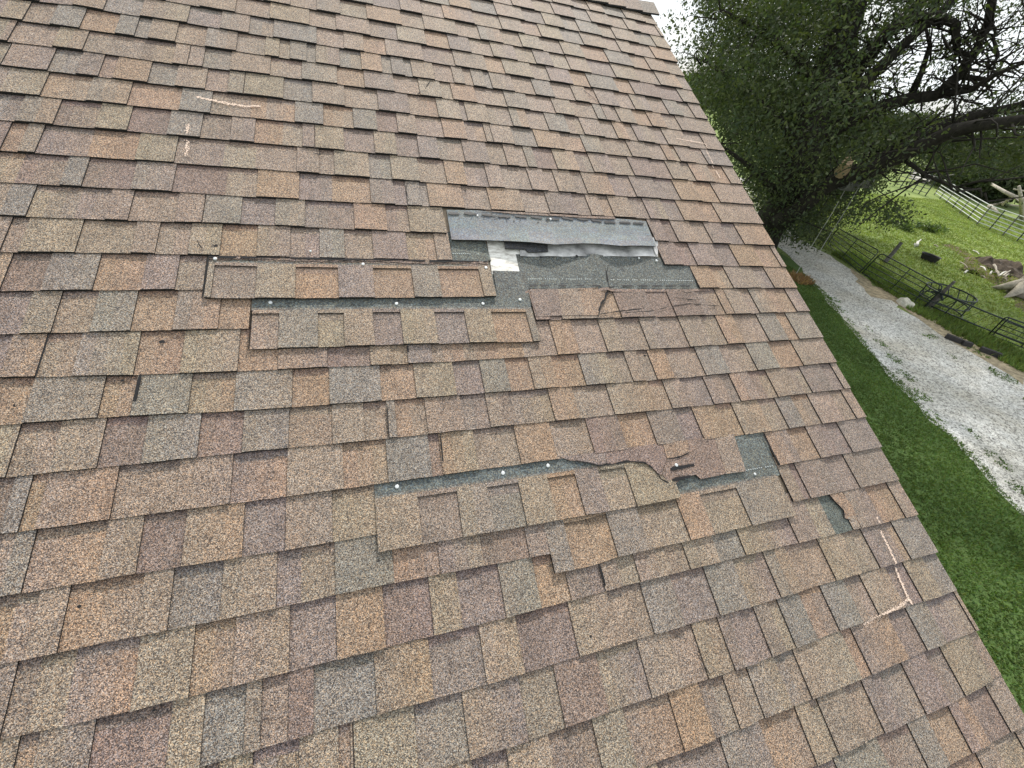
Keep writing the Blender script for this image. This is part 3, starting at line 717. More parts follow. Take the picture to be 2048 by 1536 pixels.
#@@GROUND@@
# ================================================================== the ground and everything on it
def sheet(name, pts, z, mat, jag=0, seed=1, kind='structure', step=.5):
    """flat area with an irregular outline"""
    rr = random.Random(seed); P = [Vector((p[0], p[1], 0)) for p in pts]; Q = []
    for i in range(len(P)):
        a, b = P[i], P[(i + 1) % len(P)]; k = max(1, int((b - a).length / step)) if jag else 1
        if (b - a).length > 60: k = 1
        for t in range(k):
            p = a + (b - a) * t / k
            Q.append((p.x + rr.uniform(-jag, jag), p.y + rr.uniform(-jag, jag), z))
    me = bpy.data.meshes.new(name); bm = bmesh.new(); vs = [bm.verts.new(q) for q in Q]; f = bm.faces.new(vs)
    bmesh.ops.triangulate(bm, faces=[f]); bm.normal_update()
    for f in bm.faces:
        if f.normal.z < 0: f.normal_flip()
    bm.to_mesh(me); bm.free(); o = link(name, me, mat); tag(o, kind=kind); return o
def grass_mat(name, cols, s1=.35, s2=9, bump=.8):
    m, nt, b = new_mat(name); b.inputs['Roughness'].default_value = .9; b.inputs['Specular IOR Level'].default_value = .15
    t = N(nt, 'ShaderNodeTexCoord'); n1 = N(nt, 'ShaderNodeTexNoise', i_Scale=s1, i_Detail=9., i_Roughness=.68); n2 = N(nt, 'ShaderNodeTexNoise', i_Scale=s2, i_Detail=9., i_Roughness=.75)
    for n in (n1, n2): nt.links.new(t.outputs['Object'], n.inputs['Vector'])
    r1 = N(nt, 'ShaderNodeValToRGB'); e = r1.color_ramp.elements; e[0].position = .32; e[1].position = .68; e[0].color = (*cols[0], 1); e[1].color = (*cols[2], 1); q = e.new(.5); q.color = (*cols[1], 1)
    nt.links.new(n1.outputs[0], r1.inputs[0])
    r2 = N(nt, 'ShaderNodeMapRange'); r2.inputs[1].default_value = .28; r2.inputs[2].default_value = .72; r2.inputs[3].default_value = .5; r2.inputs[4].default_value = 1.5
    nt.links.new(n2.outputs[0], r2.inputs[0]); sc_ = N(nt, 'ShaderNodeVectorMath', operation='SCALE'); nt.links.new(r1.outputs[0], sc_.inputs[0]); nt.links.new(r2.outputs[0], sc_.inputs['Scale'])
    nt.links.new(sc_.outputs[0], b.inputs['Base Color'])
    bp = N(nt, 'ShaderNodeBump', i_Strength=bump, i_Distance=.06); nt.links.new(n2.outputs[0], bp.inputs['Height']); nt.links.new(bp.outputs[0], b.inputs['Normal'])
    return m
M_pasture = grass_mat('pasture_grass', ((.135, .185, .060), (.195, .255, .080), (.26, .315, .105)), .22, 7)
M_lawn = grass_mat('mown_lawn', ((.070, .120, .036), (.092, .150, .044), (.12, .18, .055)), .5, 14)
def gravel_mat():
    m, nt, b = new_mat('gravel'); b.inputs['Roughness'].default_value = .9
    t = N(nt, 'ShaderNodeTexCoord'); v = N(nt, 'ShaderNodeTexVoronoi', i_Scale=17.); v3 = N(nt, 'ShaderNodeTexVoronoi', i_Scale=38.); n = N(nt, 'ShaderNodeTexNoise', i_Scale=.5, i_Detail=8., i_Roughness=.7)
    for q in (v, v3, n): nt.links.new(t.outputs['Object'], q.inputs['Vector'])
    s1 = N(nt, 'ShaderNodeSeparateColor'); nt.links.new(v.outputs['Color'], s1.inputs[0])
    s3 = N(nt, 'ShaderNodeSeparateColor'); nt.links.new(v3.outputs['Color'], s3.inputs[0])
    av = N(nt, 'ShaderNodeMath', operation='ADD'); nt.links.new(s1.outputs[0], av.inputs[0]); nt.links.new(s3.outputs[0], av.inputs[1])
    r = N(nt, 'ShaderNodeValToRGB'); e = r.color_ramp.elements; e[0].color = (.17, .165, .15, 1); e[1].color = (.86, .85, .81, 1); e[0].position = .15; e[1].position = .85; q = e.new(.45); q.color = (.60, .59, .55, 1)
    hv = N(nt, 'ShaderNodeMath', operation='MULTIPLY'); hv.inputs[1].default_value = .5; nt.links.new(av.outputs[0], hv.inputs[0]); nt.links.new(hv.outputs[0], r.inputs[0])
    r2 = N(nt, 'ShaderNodeValToRGB'); e = r2.color_ramp.elements; e[0].position = .35; e[0].color = (.78, .74, .66, 1); e[1].position = .6; e[1].color = (1, 1, 1, 1); nt.links.new(n.outputs[0], r2.inputs[0])
    mm = N(nt, 'ShaderNodeMixRGB', blend_type='MULTIPLY'); mm.inputs[0].default_value = 1; nt.links.new(r.outputs[0], mm.inputs[1]); nt.links.new(r2.outputs[0], mm.inputs[2]); nt.links.new(mm.outputs[0], b.inputs['Base Color'])
    bp = N(nt, 'ShaderNodeBump', i_Strength=.9, i_Distance=.04); nt.links.new(v.outputs['Distance'], bp.inputs['Height']); bp.invert = True; nt.links.new(bp.outputs[0], b.inputs['Normal'])
    return m
M_gravel = gravel_mat()
M_soil = simple_mat('bare_soil', (.135, .098, .066), .95, noise=.5, nscale=3, bump=.8)
M_straw = simple_mat('dry_straw', (.36, .30, .20), .95, noise=.6, nscale=5, bump=.8)
g = sheet('ground', [(-900, -900), (900, -900), (900, 900), (-900, 900)], 0, M_pasture)
def gp(x, y): p = at_z(x, y, 0); return (p.x, p.y)
Ledge = [gp(*p) for p in [(1600,528),(1613,544),(1646,580),(1685,630),(1710,663),(1743,700),(1795,759),(1841,807),(1900,866),(1961,928),(2004,977),(2048,1019)]]
lawn = [(-14, -30)] + [(12.4, -30), (12.0, -6)] + Ledge[::-1] + [(18.5, 14.5), (16.5, 16), (-14, 16)]
sheet('lawn', lawn, .004, M_lawn, .10, 3)
Redge = [gp(*p) for p in [(1600,478),(1657,510),(1696,535),(1721,552),(1746,574),(1782,596),(1799,616),(1827,632),(1868,652),(1896,671),(1935,688),(1965,710),(2048,756)]]
drive = [(11.4, -60), (12.6, -30), (11.8, -6)] + [(a - .25, b) for a, b in Ledge[::-1]] + [(19.5, 15.5), (22, 20), (25, 30), (28, 34)] + [(31.5, 31), (27, 22)] + Redge + [(19.2, 0), (19.5, -8), (20, -30), (20, -60)]
sheet('gravel_driveway', drive, .009, M_gravel, .13, 5)
# worn, sandy verge between the drive and the fence; a strip of straw; a mud patch
sheet('sandy_verge', [gp(*p) for p in [(1700,535),(1728,552),(1745,572),(1800,585),(1850,622),(1900,660),(1950,690),(2048,735),(2048,770),(1950,710),(1880,668),(1840,640),(1780,600),(1745,596),(1715,565)]], .013, M_straw, .09, 9)
sheet('bare_soil', [gp(*p) for p in [(1928,541),(1950,540),(1980,560),(2010,585),(2060,640),(2090,690),(2100,620),(2060,560),(2010,556),(1985,548),(1960,528),(1944,510),(1925,498),(1895,488),(1880,486),(1905,500),(1935,520)]], .006, M_soil, .35, 21, step=1)
sheet('far_clearing', [gp(*p) for p in [(1822,358),(1878,366),(1885,352),(1850,343),(1825,345)]], .02, M_gravel, .6, 22)

# ---- foliage builders
def tri_mesh(name, Vt, Fc, tones, mats, parent=None, per=None, loc=None):
    me = bpy.data.meshes.new(name); nv, nf, k = len(Vt), len(Fc), Fc.shape[1]
    me.vertices.add(nv); me.vertices.foreach_set('co', Vt.astype(np.float32).ravel())
    me.loops.add(nf * k); me.loops.foreach_set('vertex_index', Fc.astype(np.int32).ravel())
    me.polygons.add(nf); me.polygons.foreach_set('loop_start', np.arange(0, nf * k, k, dtype=np.int32)); me.polygons.foreach_set('loop_total', np.full(nf, k, dtype=np.int32))
    ca = me.color_attributes.new('tone', 'FLOAT_COLOR', 'CORNER'); tt = np.repeat(np.c_[tones, np.ones(nf)], k, axis=0); ca.data.foreach_set('color', tt.astype(np.float32).ravel())
    me.update(); me.validate()
    return link(name, me, mats, parent)
def leaf_mat(name, base, trans=.35, rough=.6):
    m, nt, b = new_mat(name); a = N(nt, 'ShaderNodeAttribute', attribute_name='tone')
    mul = N(nt, 'ShaderNodeMixRGB', blend_type='MULTIPLY'); mul.inputs[0].default_value = 1; mul.inputs[2].default_value = (*base, 1)
    nt.links.new(a.outputs['Color'], mul.inputs[1]); nt.links.new(mul.outputs[0], b.inputs['Base Color']); b.inputs['Roughness'].default_value = rough; b.inputs['Specular IOR Level'].default_value = .35
    tr = N(nt, 'ShaderNodeBsdfTranslucent'); sc2 = N(nt, 'ShaderNodeMixRGB', blend_type='MULTIPLY'); sc2.inputs[0].default_value = 1; sc2.inputs[2].default_value = (1.35, 1.5, .5, 1)
    nt.links.new(mul.outputs[0], sc2.inputs[1]); nt.links.new(sc2.outputs[0], tr.inputs[0])
    mi = N(nt, 'ShaderNodeMixShader'); mi.inputs[0].default_value = trans; o = nt.nodes['Material Output']
    nt.links.new(b.outputs[0], mi.inputs[1]); nt.links.new(tr.outputs[0], mi.inputs[2]); nt.links.new(mi.outputs[0], o.inputs[0])
    return m
def leaves(centers, per, spread, size, seed, droop=.4, aspect=.42):
    r = np.random.default_rng(seed); n = len(centers) * per
    c = np.repeat(centers, per, axis=0); off = r.normal(size=(n, 3)) * spread * np.array([1, 1, .75]); p = c + off
    d = r.normal(size=(n, 3)); d[:, 2] -= droop; d /= np.linalg.norm(d, axis=1)[:, None]
    s = np.cross(d, r.normal(size=(n, 3))); s /= np.linalg.norm(s, axis=1)[:, None]
    L = size * r.uniform(.6, 1.4, n)[:, None]; W = L * aspect
    V = np.stack([p, p + d * L * .5 + s * W * .5, p + d * L, p + d * L * .5 - s * W * .5], 1).reshape(-1, 3)
    Fc = np.arange(n * 4).reshape(n, 4)
    ct = np.repeat(r.uniform(.62, 1.35, (len(centers), 1)), per, axis=0); yel = np.repeat(r.uniform(0, 1, (len(centers), 1)), per, axis=0)
    t = ct * r.uniform(.75, 1.25, (n, 1)) * np.c_[1 + .45 * yel, 1 + .18 * yel, 1 - .2 * yel]
    return V, Fc, t
M_bark = simple_mat('dark_bark', (.030, .026, .022), .95, noise=.5, nscale=6, bump=1., bscale=12)
M_leaf = leaf_mat('tree_leaves', (.052, .076, .044), .33)
M_leaf2 = leaf_mat('hedge_leaves', (.075, .125, .045), .25)
M_dead = simple_mat('bleached_wood', (.40, .36, .30), .85, noise=.45, nscale=5, bump=.8, bscale=14)
M_cut = simple_mat('cut_wood', (.46, .33, .22), .8, noise=.25, nscale=18)

def clumps_along(path, n, spread, seed):
    r = np.random.default_rng(seed); P = np.array([list(p) for p in path]); k = len(P)
    t = r.uniform(0, k - 1, n); i = np.minimum(t.astype(int), k - 2); f = (t - i)[:, None]
    return P[i] * (1 - f) + P[i + 1] * f + r.normal(size=(n, 3)) * spread

# ---- the big tree by the drive
random.seed(3)
TB = Vector((17.4, 14.4, 0))
tree = empty('shade_tree', TB, 'huge dark spreading tree with twisting limbs overhanging the gravel drive', 'tree')
tb = MB()
def lp(l): return [at_d(*p) for p in l]
trunk_path = [TB + Vector((0, 0, -.2)), TB + Vector((.05, 0, 1.6))] + [at_d(1572, 405, 23.5), at_d(1606, 300, 23.5), at_d(1640, 180, 23.8), at_d(1676, 90, 24.2), at_d(1712, -20, 24.8), at_d(1740, -160, 26)]
tb.tube(trunk_path, [.95, .75, .68, .62, .56, .50, .45, .30], 14, jit=.08)
L1 = [at_d(1556, 448, 23.2), at_d(1600, 415, 22.8), at_d(1650, 372, 22.4), at_d(1700, 352, 22), at_d(1750, 340, 21.6), at_d(1800, 312, 21.3), at_d(1850, 288, 21), at_d(1905, 262, 20.8), at_d(1960, 250, 20.5), at_d(2060, 238, 20), at_d(2200, 180, 20)]
L2 = [at_d(1690, 350, 22), at_d(1735, 332, 22.2), at_d(1790, 300, 22.5), at_d(1840, 270, 22.8), at_d(1895, 246, 23), at_d(1960, 228, 23.3), at_d(2060, 205, 23.6), at_d(2220, 150, 24)]
L3 = [at_d(1606, 300, 23.5), at_d(1680, 252, 24), at_d(1750, 216, 24), at_d(1820, 196, 24), at_d(1872, 192, 24), at_d(1915, 152, 24), at_d(1950, 105, 24.2), at_d(1975, 50, 24.5), at_d(1990, -30, 25), at_d(2010, -160, 26)]
L4 = [at_d(1668, 130, 24), at_d(1730, 112, 24), at_d(1780, 62, 24), at_d(1830, 36, 24), at_d(1880, 32, 24), at_d(1910, 48, 24), at_d(1912, 82, 24), at_d(1915, 104, 24), at_d(1938, 110, 24), at_d(1960, 88, 24), at_d(1985, 45, 24.2)]
L5 = [at_d(1676, 200, 24.5), at_d(1720, 130, 25), at_d(1770, 72, 25.5), at_d(1830, 15, 26), at_d(1905, -60, 27)]
L6 = [at_d(1690, 215, 23), at_d(1745, 150, 23.4), at_d(1800, 95, 23.8), at_d(1862, 40, 24), at_d(1930, -20, 25)]
L7 = [at_d(1640, 180, 23.8), at_d(1585, 110, 23.5), at_d(1520, 60, 23), at_d(1440, 20, 22.5)]
L8 = [at_d(1606, 300, 23.5), at_d(1550, 230, 23), at_d(1480, 170, 22.4), at_d(1410, 120, 22)]
L9 = [at_d(1572, 405, 23.5), at_d(1510, 340, 22.5), at_d(1440, 290, 22)]
L10 = [at_d(1820, 196, 24), at_d(1845, 140, 24.4), at_d(1860, 90, 24.6), at_d(1850, 50, 25)]
L11 = [at_d(1872, 192, 24), at_d(1940, 180, 23.6), at_d(1990, 150, 23.2), at_d(2060, 120, 23)]
L12 = [at_d(1915, 152, 24), at_d(1978, 160, 24.3), at_d(1996, 110, 24.5), at_d(1985, 70, 24.6)]
L13 = [at_d(1800, 312, 21.3), at_d(1850, 350, 21), at_d(1900, 372, 20.6), at_d(1960, 380, 20.2)]
L14 = [at_d(1650, 372, 22.4), at_d(1690, 398, 21.6), at_d(1730, 420, 21), at_d(1775, 432, 20.6)]
LIMBS = [(L1, .40, .12), (L2, .26, .08), (L3, .30, .10), (L4, .20, .07), (L5, .34, .14), (L6, .26, .10), (L7, .26, .06), (L8, .24, .05), (L9, .22, .05), (L10, .13, .04), (L11, .14, .04), (L12, .10, .04), (L13, .08, .02)]
for Lq, r0, r1 in LIMBS:
    k = len(Lq); tb.tube(Lq, [r0 + (r1 - r0) * (i / (k - 1)) ** .8 for i in range(k)], 10, jit=.14)
# twigs
allp = [p for Lq, _, _ in LIMBS for p in Lq[1:]] + trunk_path[4:]
for _ in range(330):
    a = random.choice(allp); b = random.choice(allp); 
    if (a - b).length > 5: b = a + Vector((random.gauss(0, 1), random.gauss(0, 1), random.gauss(0, .7)))
    p = a.lerp(b, random.random() * .3); d = Vector((random.gauss(0, 1), random.gauss(0, 1), random.gauss(.25, .7))).normalized(); L = random.uniform(1.0, 3.2); q = [p]
    for s in range(4):
        d = (d + Vector((random.gauss(0, .35), random.gauss(0, .35), random.gauss(0, .3)))).normalized(); p = p + d * L / 4; q.append(p)
    tb.tube(q, [.035, .028, .02, .013, .006], 5)
trk = tb.build('trunk', M_bark, tree, smooth=True)
st = MB(); p0 = at_d(1683, 345, 21.9); p1 = at_d(1696, 322, 21.3); st.tube([p0, p1], [.24, .17], 12); st.build('cut_stub', M_cut, tree, smooth=False)
# crown: leaf sprays filling the real volume, thinned where the photo shows sky or field between them
r = np.random.default_rng(4)
NC = 80000
cc = np.array([21., 15.5, 8.6]); cand = cc + r.uniform(-1, 1, (NC, 3)) * np.array([13.5, 10.5, 8.4])
e = (((cand - cc) / np.array([13.5, 10.5, 8.4])) ** 2).sum(1); cand = cand[(e < 1.0) & (cand[:, 2] > 1.0)]
pr = proj(cand)
def inside(poly, x, y):
    c = np.zeros(len(x), bool); n = len(poly)
    for i in range(n):
        x0, y0 = poly[i]; x1, y1 = poly[(i + 1) % n]
        m = ((y0 > y) != (y1 > y)); xx = (x1 - x0) * (y - y0) / ((y1 - y0) if y1 != y0 else 1e-9) + x0
        c ^= (m & (x < xx))
    return c
X, Y = pr[:, 0], pr[:, 1]
dens = np.zeros(len(X))
full = [(1392,-200),(1385,0),(1362,60),(1366,130),(1400,200),(1440,270),(1490,360),(1540,480),(1575,545),(1610,520),(1650,470),(1640,420),(1690,400),(1740,380),(1790,330),(1880,300),(2080,320),(2300,330),(2300,-250)]
dens[inside(full, X, Y)] = .75
core = [(1420,-200),(1400,60),(1430,160),(1470,260),(1540,400),(1570,510),(1630,480),(1640,400),(1710,330),(1760,250),(1700,180),(1730,80),(1720,-200)]
dens[inside(core, X, Y)] = .95
open1 = [(1735,120),(1790,60),(1870,20),(2090,-60),(2090,190),(2000,210),(1900,250),(1800,232),(1745,190)]
dens[inside(open1, X, Y)] = .13
dens[inside([(1700,-10),(1830,-10),(1760,60),(1715,110)], X, Y)] = .16
dens[inside([(1890,300),(2080,250),(2300,250),(2300,480),(1980,420),(1900,400),(1870,360)], X, Y)] = .0
dens[inside([(1870,255),(2080,205),(2080,335),(1985,345),(1900,340)], X, Y)] = .5
dens[inside([(1690,400),(1800,410),(1815,440),(1770,440),(1740,430),(1700,445),(1650,430)], X, Y)] = .45
dens[inside([(1330,40),(1400,-20),(1400,150),(1360,150)], X, Y)] = .26
dens[inside([(1935,140),(2060,160),(2060,215),(1940,215)], X, Y)] = .28
out_ = (X > 2080) | (Y < -60)
dens[out_ & (dens == 0)] = .3
dens[(X < 1330)] = 0
from mathutils import noise as _n
nz = np.array([_n.noise(Vector(c) * .42) + .6 * _n.noise(Vector(c) * 1.15 + Vector((5, 5, 5))) for c in cand])
dens[inside([(1545,400),(1640,400),(1660,440),(1640,500),(1600,545),(1560,545)], X, Y)] = 1
dens[inside([(1440,200),(1700,200),(1720,330),(1560,430),(1520,420)], X, Y)] = .95
keep = r.random(len(X)) < dens * np.clip((nz + .32) * 2.0, .10, 1.2) * np.where(dens > .3, 1.0, .55)
cen = cand[keep]
print('clumps', len(cen))
V, Fc, t = leaves(cen, 22, .30, .15, 8, .5)
tri_mesh('crown', V, Fc, t, [M_leaf], tree)

# ---- ropes and chain on the big limb
M_rope = simple_mat('grey_rope', (.36, .36, .33), .8)
M_chain = simple_mat('dull_chain', (.22, .22, .21), .5, .6)
def rope(top, bot, label):
    o = empty('swing_rope', at_d(*top, 22.2), label, 'rope', 'swing ropes hanging from the big limb')
    a = at_d(*top, 22.2); b = Vector((a.x, a.y, .5)); m = MB(); m.tube([a + (b - a) * i / 8 + Vector((.012 * math.sin(i), .012 * math.cos(i * 1.3), 0)) for i in range(9)], .013, 6); m.build('cord', M_rope, o)
    c = MB()
    for k in range(14):
        an0 = k * .9; cpt = a + Vector((-.28 + .04 * k, 0, .14)); c.tube([cpt + Vector((.05 * math.cos(q), .26 * math.cos(q + an0), .26 * math.sin(q + an0))) for q in np.linspace(0, 5.5, 10)], .016, 5)
    c.build('chain_wrap', M_chain, o)
rope((1722,368), None, 'pale rope hanging from the limb, the one farther from the roof')
rope((1694,374), None, 'pale rope hanging from the limb, the one nearer the roof')

# ---- dark pipe gates and fence along the drive
M_pipe = simple_mat('dark_green_pipe', (.016, .026, .024), .45, spec=.5)
M_wpipe = simple_mat('white_pipe', (.55, .57, .54), .5)
M_post = simple_mat('weathered_post', (.13, .125, .115), .9, noise=.4, nscale=9, bump=.6)
def V3(p): return Vector(p)
def gate(bl, br, tr_, tl, label, rails=6, braces=(.5,), rad=.022, round_l=True, round_r=True, mat=None, name='pipe_gate', cat='gate', group='dark pipe gates beside the gravel drive'):
    o = empty(name, bl, label, cat, group); mat = mat or M_pipe; m = MB()
    def P(s, t): return (bl.lerp(br, s)).lerp(tl.lerp(tr_, s), t)
    path = []; cr = .10
    path += [P(0, 0), P(0, 1 - cr * 1.6)] + ([P(cr * .10, 1 - cr * .6), P(cr * .35, 1)] if round_l else [P(0, 1)])
    path += ([P(1 - cr * .35, 1), P(1 - cr * .10, 1 - cr * .6)] if round_r else [P(1, 1)]) + [P(1, 1 - cr * 1.6), P(1, 0)]
    m.tube(path, rad * 1.15, 8); m.tube([P(0, .0), P(1, .0)], rad, 8); m.build('frame', mat, o, smooth=True)
    for i in range(1, rails - 1):
        t = i / (rails - 1); q = MB(); q.tube([P(0, t), P(1, t)], rad * .85, 6); q.build('rail', mat, o, smooth=True)
    for s in braces:
        q = MB(); q.tube([P(s, 0), P(s, 1)], rad * .95, 6); q.build('brace', mat, o, smooth=True)
    return o
hB, hT = .12, 1.18
gate(at_z(1655,488,hB), at_z(1719,545,hB), at_z(1759,502,hT + .05), at_z(1676,456,hT + .05), 'dark pipe gate panel nearest the big tree, left of the double uprights')
gate(at_z(1724,546,hB), at_z(1849,613,hB), at_z(1888,574,hT), at_z(1762,506,hT + .05), 'dark pipe gate panel between the double uprights and the round feeder')
gate(at_z(1978,668,hB), at_z(2098,716,hB), at_z(2128,676,hT), at_z(2012,633,hT), 'dark pipe gate panel at the right edge of the view', braces=(.06, .55))
gate(at_z(1600,452,hB), at_z(1650,480,hB), at_z(1687,433,hT + .7), at_z(1640,405,hT + .7), 'tall pipe gate end with one rounded corner beside the tree', rails=3, braces=(), rad=.022, round_l=False)
gate(at_z(1610,462,hB), at_z(1652,484,hB), at_z(1666,459,hT - .3), at_z(1640,446,hT - .3), 'short pipe gate end half hidden in the leaves', rails=4, braces=())
# rail fence between feeder post and the right-hand gate
fo = empty('pipe_fence', at_z(1860,615,0), 'low two rail pipe fence with thin slanting wires right of the feeder', 'fence')
for nm_, a, b, h in (('top_rail', (1884,586), (2052,656), .95), ('bottom_rail', (1862,612), (2052,690), .22)):
    q = MB(); A_, B_ = at_z(*a, h), at_z(*b, h); q.tube([A_, A_.lerp(B_, .5) + Vector((0, 0, -.02)), B_], .028, 8); q.build(nm_, M_pipe, fo, smooth=True)
for k in range(9):
    t = .06 + k * .105; A_ = at_z(1862, 612, .22).lerp(at_z(2052, 690, .22), t); B_ = at_z(1884, 586, .95).lerp(at_z(2052, 656, .95), min(1, t + .14))
    q = MB(); q.tube([A_, B_], .008, 5); q.build('slanting_wire', M_pipe, fo)
po = empty('gate_post', at_z(1851, 615, 0), 'stout leaning post wrapped with bars where the gate meets the feeder', 'post')
q = MB(); A_ = at_z(1852,617,0); B_ = at_z(1909,563,1.45); q.tube([A_, A_.lerp(B_, .3), A_.lerp(B_, .55), B_], [.15, .13, .09, .055], 8, jit=.12); q.build('post', M_post, po)
q = MB(); c_ = A_.lerp(B_, .55); q.tube([c_ + Vector((-.25, -.3, -.12)), c_ + Vector((.1, .2, .12))], .05, 6); q.tube([c_ + Vector((.2, -.3, .05)), c_ + Vector((-.2, .3, -.02))], .04, 6); q.build('cross_bar', M_pipe, po)
q = MB(); q.tube([at_z(1860,608,.12), at_z(1863,620,.06)], [.06, .05], 7); tag(q.build('short_log', M_dead), 'short pale log end lying by the foot of the leaning gate post', 'log')
p2 = MB(); A_ = at_z(1769,525,0); B_ = at_z(1803,485,1.1); p2.tube([A_, A_.lerp(B_, .5) + Vector((.03, 0, 0)), B_], [.11, .10, .085], 8, jit=.08)
tag(p2.build('wooden_post', M_post), 'lone grey wooden post standing in the grass behind the gate', 'post')
q = MB(); q.tube([at_z(1713,533,0), at_z(1714,541,.0) + Vector((0, 0, .02))], .02, 5); q.tube([at_z(1713,533,.3), at_z(1724,538,.22)], .02, 5)
q.tube([at_z(1741,550,.1), at_z(1731,551,.05), at_z(1728,552,0)], .02, 5); tag(q.build('metal_hook', M_pipe), 'small dark hooks sticking out under the double uprights', 'hook')

# ---- round feeder ring
cF = at_z(1903, 584, .86); cF = Vector((cF.x, cF.y, 0))
ringo = empty('hay_feeder', cF, 'round dark pipe hay feeder with slanting bars behind the gate', 'feeder')
Rr = .90
def ring(h, rr, rad, name, mat):
    q = MB(); q.tube([cF + Vector((rr * math.cos(a), rr * math.sin(a), h)) for a in np.linspace(0, 2 * math.pi, 49)], rad, 7, cap=False); return q.build(name, mat, ringo, smooth=True)
ring(.86, Rr, .030, 'top_ring', M_pipe); ring(.44, Rr, .024, 'middle_ring', M_pipe); ring(.06, Rr, .028, 'bottom_ring', M_pipe)
for k in range(15):
    a = 2 * math.pi * k / 15; q = MB(); q.tube([cF + Vector((Rr * math.cos(a), Rr * math.sin(a), .44)), cF + Vector((Rr * math.cos(a + .22), Rr * math.sin(a + .22), .86))], .02, 6); q.build('slanting_bar', M_pipe, ringo)
for k in range(8):
    a = 2 * math.pi * k / 8; q = MB(); q.tube([cF + Vector((Rr * math.cos(a), Rr * math.sin(a), .0)), cF + Vector((Rr * math.cos(a), Rr * math.sin(a), .46))], .026, 6); q.build('leg', M_pipe, ringo)

# ---- things in the grass
random.seed(21)
def rock(name, c, s, mat, label, cat, seed=1):
    rr = random.Random(seed); bm = bmesh.new(); bmesh.ops.create_icosphere(bm, subdivisions=3, radius=1)
    from mathutils import noise
    for v in bm.verts:
        n_ = noise.noise(v.co * 1.3 + Vector((seed, 0, 0))) * .5 + noise.noise(v.co * 3.1) * .18
        v.co = v.co * (1 + n_); v.co = Vector((v.co.x * s[0], v.co.y * s[1], max(-.35, v.co.z) * s[2]))
    me = bpy.data.meshes.new(name); bm.to_mesh(me); bm.free(); o = link(name, me, mat); o.location = c; tag(o, label, cat); return o
M_rock = simple_mat('pale_limestone', (.62, .60, .52), .85, noise=.3, nscale=4, bump=.8)
o = rock('boulder', at_z(1809, 609, .05), (.20, .38, .24), M_rock, 'pale angular boulder on the verge in front of the round feeder', 'rock', 4); o.rotation_euler = (0, 0, R_(-8))
M_tar = simple_mat('creosoted_timber', (.038, .036, .036), .8, noise=.4, nscale=6, bump=.5)
for i, (a, b, lab) in enumerate((((1892,671), (1923,683), 'dark half buried timber on the verge, the one nearest the feeder'), ((1925,685), (1943,690), 'short dark timber on the verge, middle one of three'), ((1961,697), (2002,712), 'long dark timber on the verge, the one nearest the lower right'))):
    A_, B_ = at_z(*a, .10), at_z(*b, .10); q = MB(); d = (B_ - A_); L = d.length; rot = Matrix.Rotation(math.atan2(d.y, d.x), 3, 'Z')
    q.box(A_.lerp(B_, .5), (L, .17, .17), rot=rot); o = q.build('landscape_timber', M_tar); bv = o.modifiers.new('b', 'BEVEL'); bv.width = .02; bv.segments = 2; tag(o, lab, 'timber', 'dark timbers edging the drive')
tubp = at_z(1855, 521, 0)
tubo = empty('feed_tub', tubp, 'small dark oval feed tub lying in the pasture', 'tub'); q = MB()
prof = [(.30, .02), (.34, .02), (.42, .30), (.46, .32), (.45, .34), (.38, .31), (.31, .06), (.01, .05)]
for j in range(20):
    a0, a1 = 2 * math.pi * j / 20, 2 * math.pi * (j + 1) / 20
    for (r0, z0), (r1, z1) in zip(prof, prof[1:]):
        q.face([tubp + Vector((r0 * math.cos(a) * .8, r0 * math.sin(a) * 1.2, z_)) for r0, a, z_ in ((r0, a0, z0), (r0, a1, z0), (r1, a1, z1), (r1, a0, z1))])
q.build('tub', simple_mat('black_rubber', (.035, .033, .035), .6), tubo, smooth=True)
# dead tree at the right
dt = at_z(2036, 592, 0)
dead = empty('dead_tree', dt, 'bleached dead tree trunk with flared roots at the right edge', 'tree'); q = MB()
up = Vector((0, 0, 1))
ax = [at_d(2022, 592, (dt - Vector(CP)).length - .2), dt + Vector((.2, .1, .6)), dt + Vector((.45, .0, 1.6)), dt + Vector((.75, -.1, 3.0)), dt + Vector((1.1, -.4, 5.2)), dt + Vector((1.3, -1.0, 8.0))]
ax[0] = Vector((dt.x, dt.y, -.1)); q.tube(ax, [.60, .46, .38, .34, .28, .2], 14, jit=.16)
for dx, dy, L in ((-1, -.1, 1.5), (-.6, 1, 1.1), (.4, -1, 1.6), (.9, .5, 1.3), (-.4, -1, 1.4)):
    d = Vector((dx, dy, 0)).normalized(); q.tube([dt + Vector((0, 0, .62)) + d * .15, dt + d * .6 + Vector((0, 0, .28)), dt + d * L + Vector((0, 0, -.02))], [.34, .20, .05], 8, jit=.15)
q.build('trunk', M_dead, dead, smooth=True)
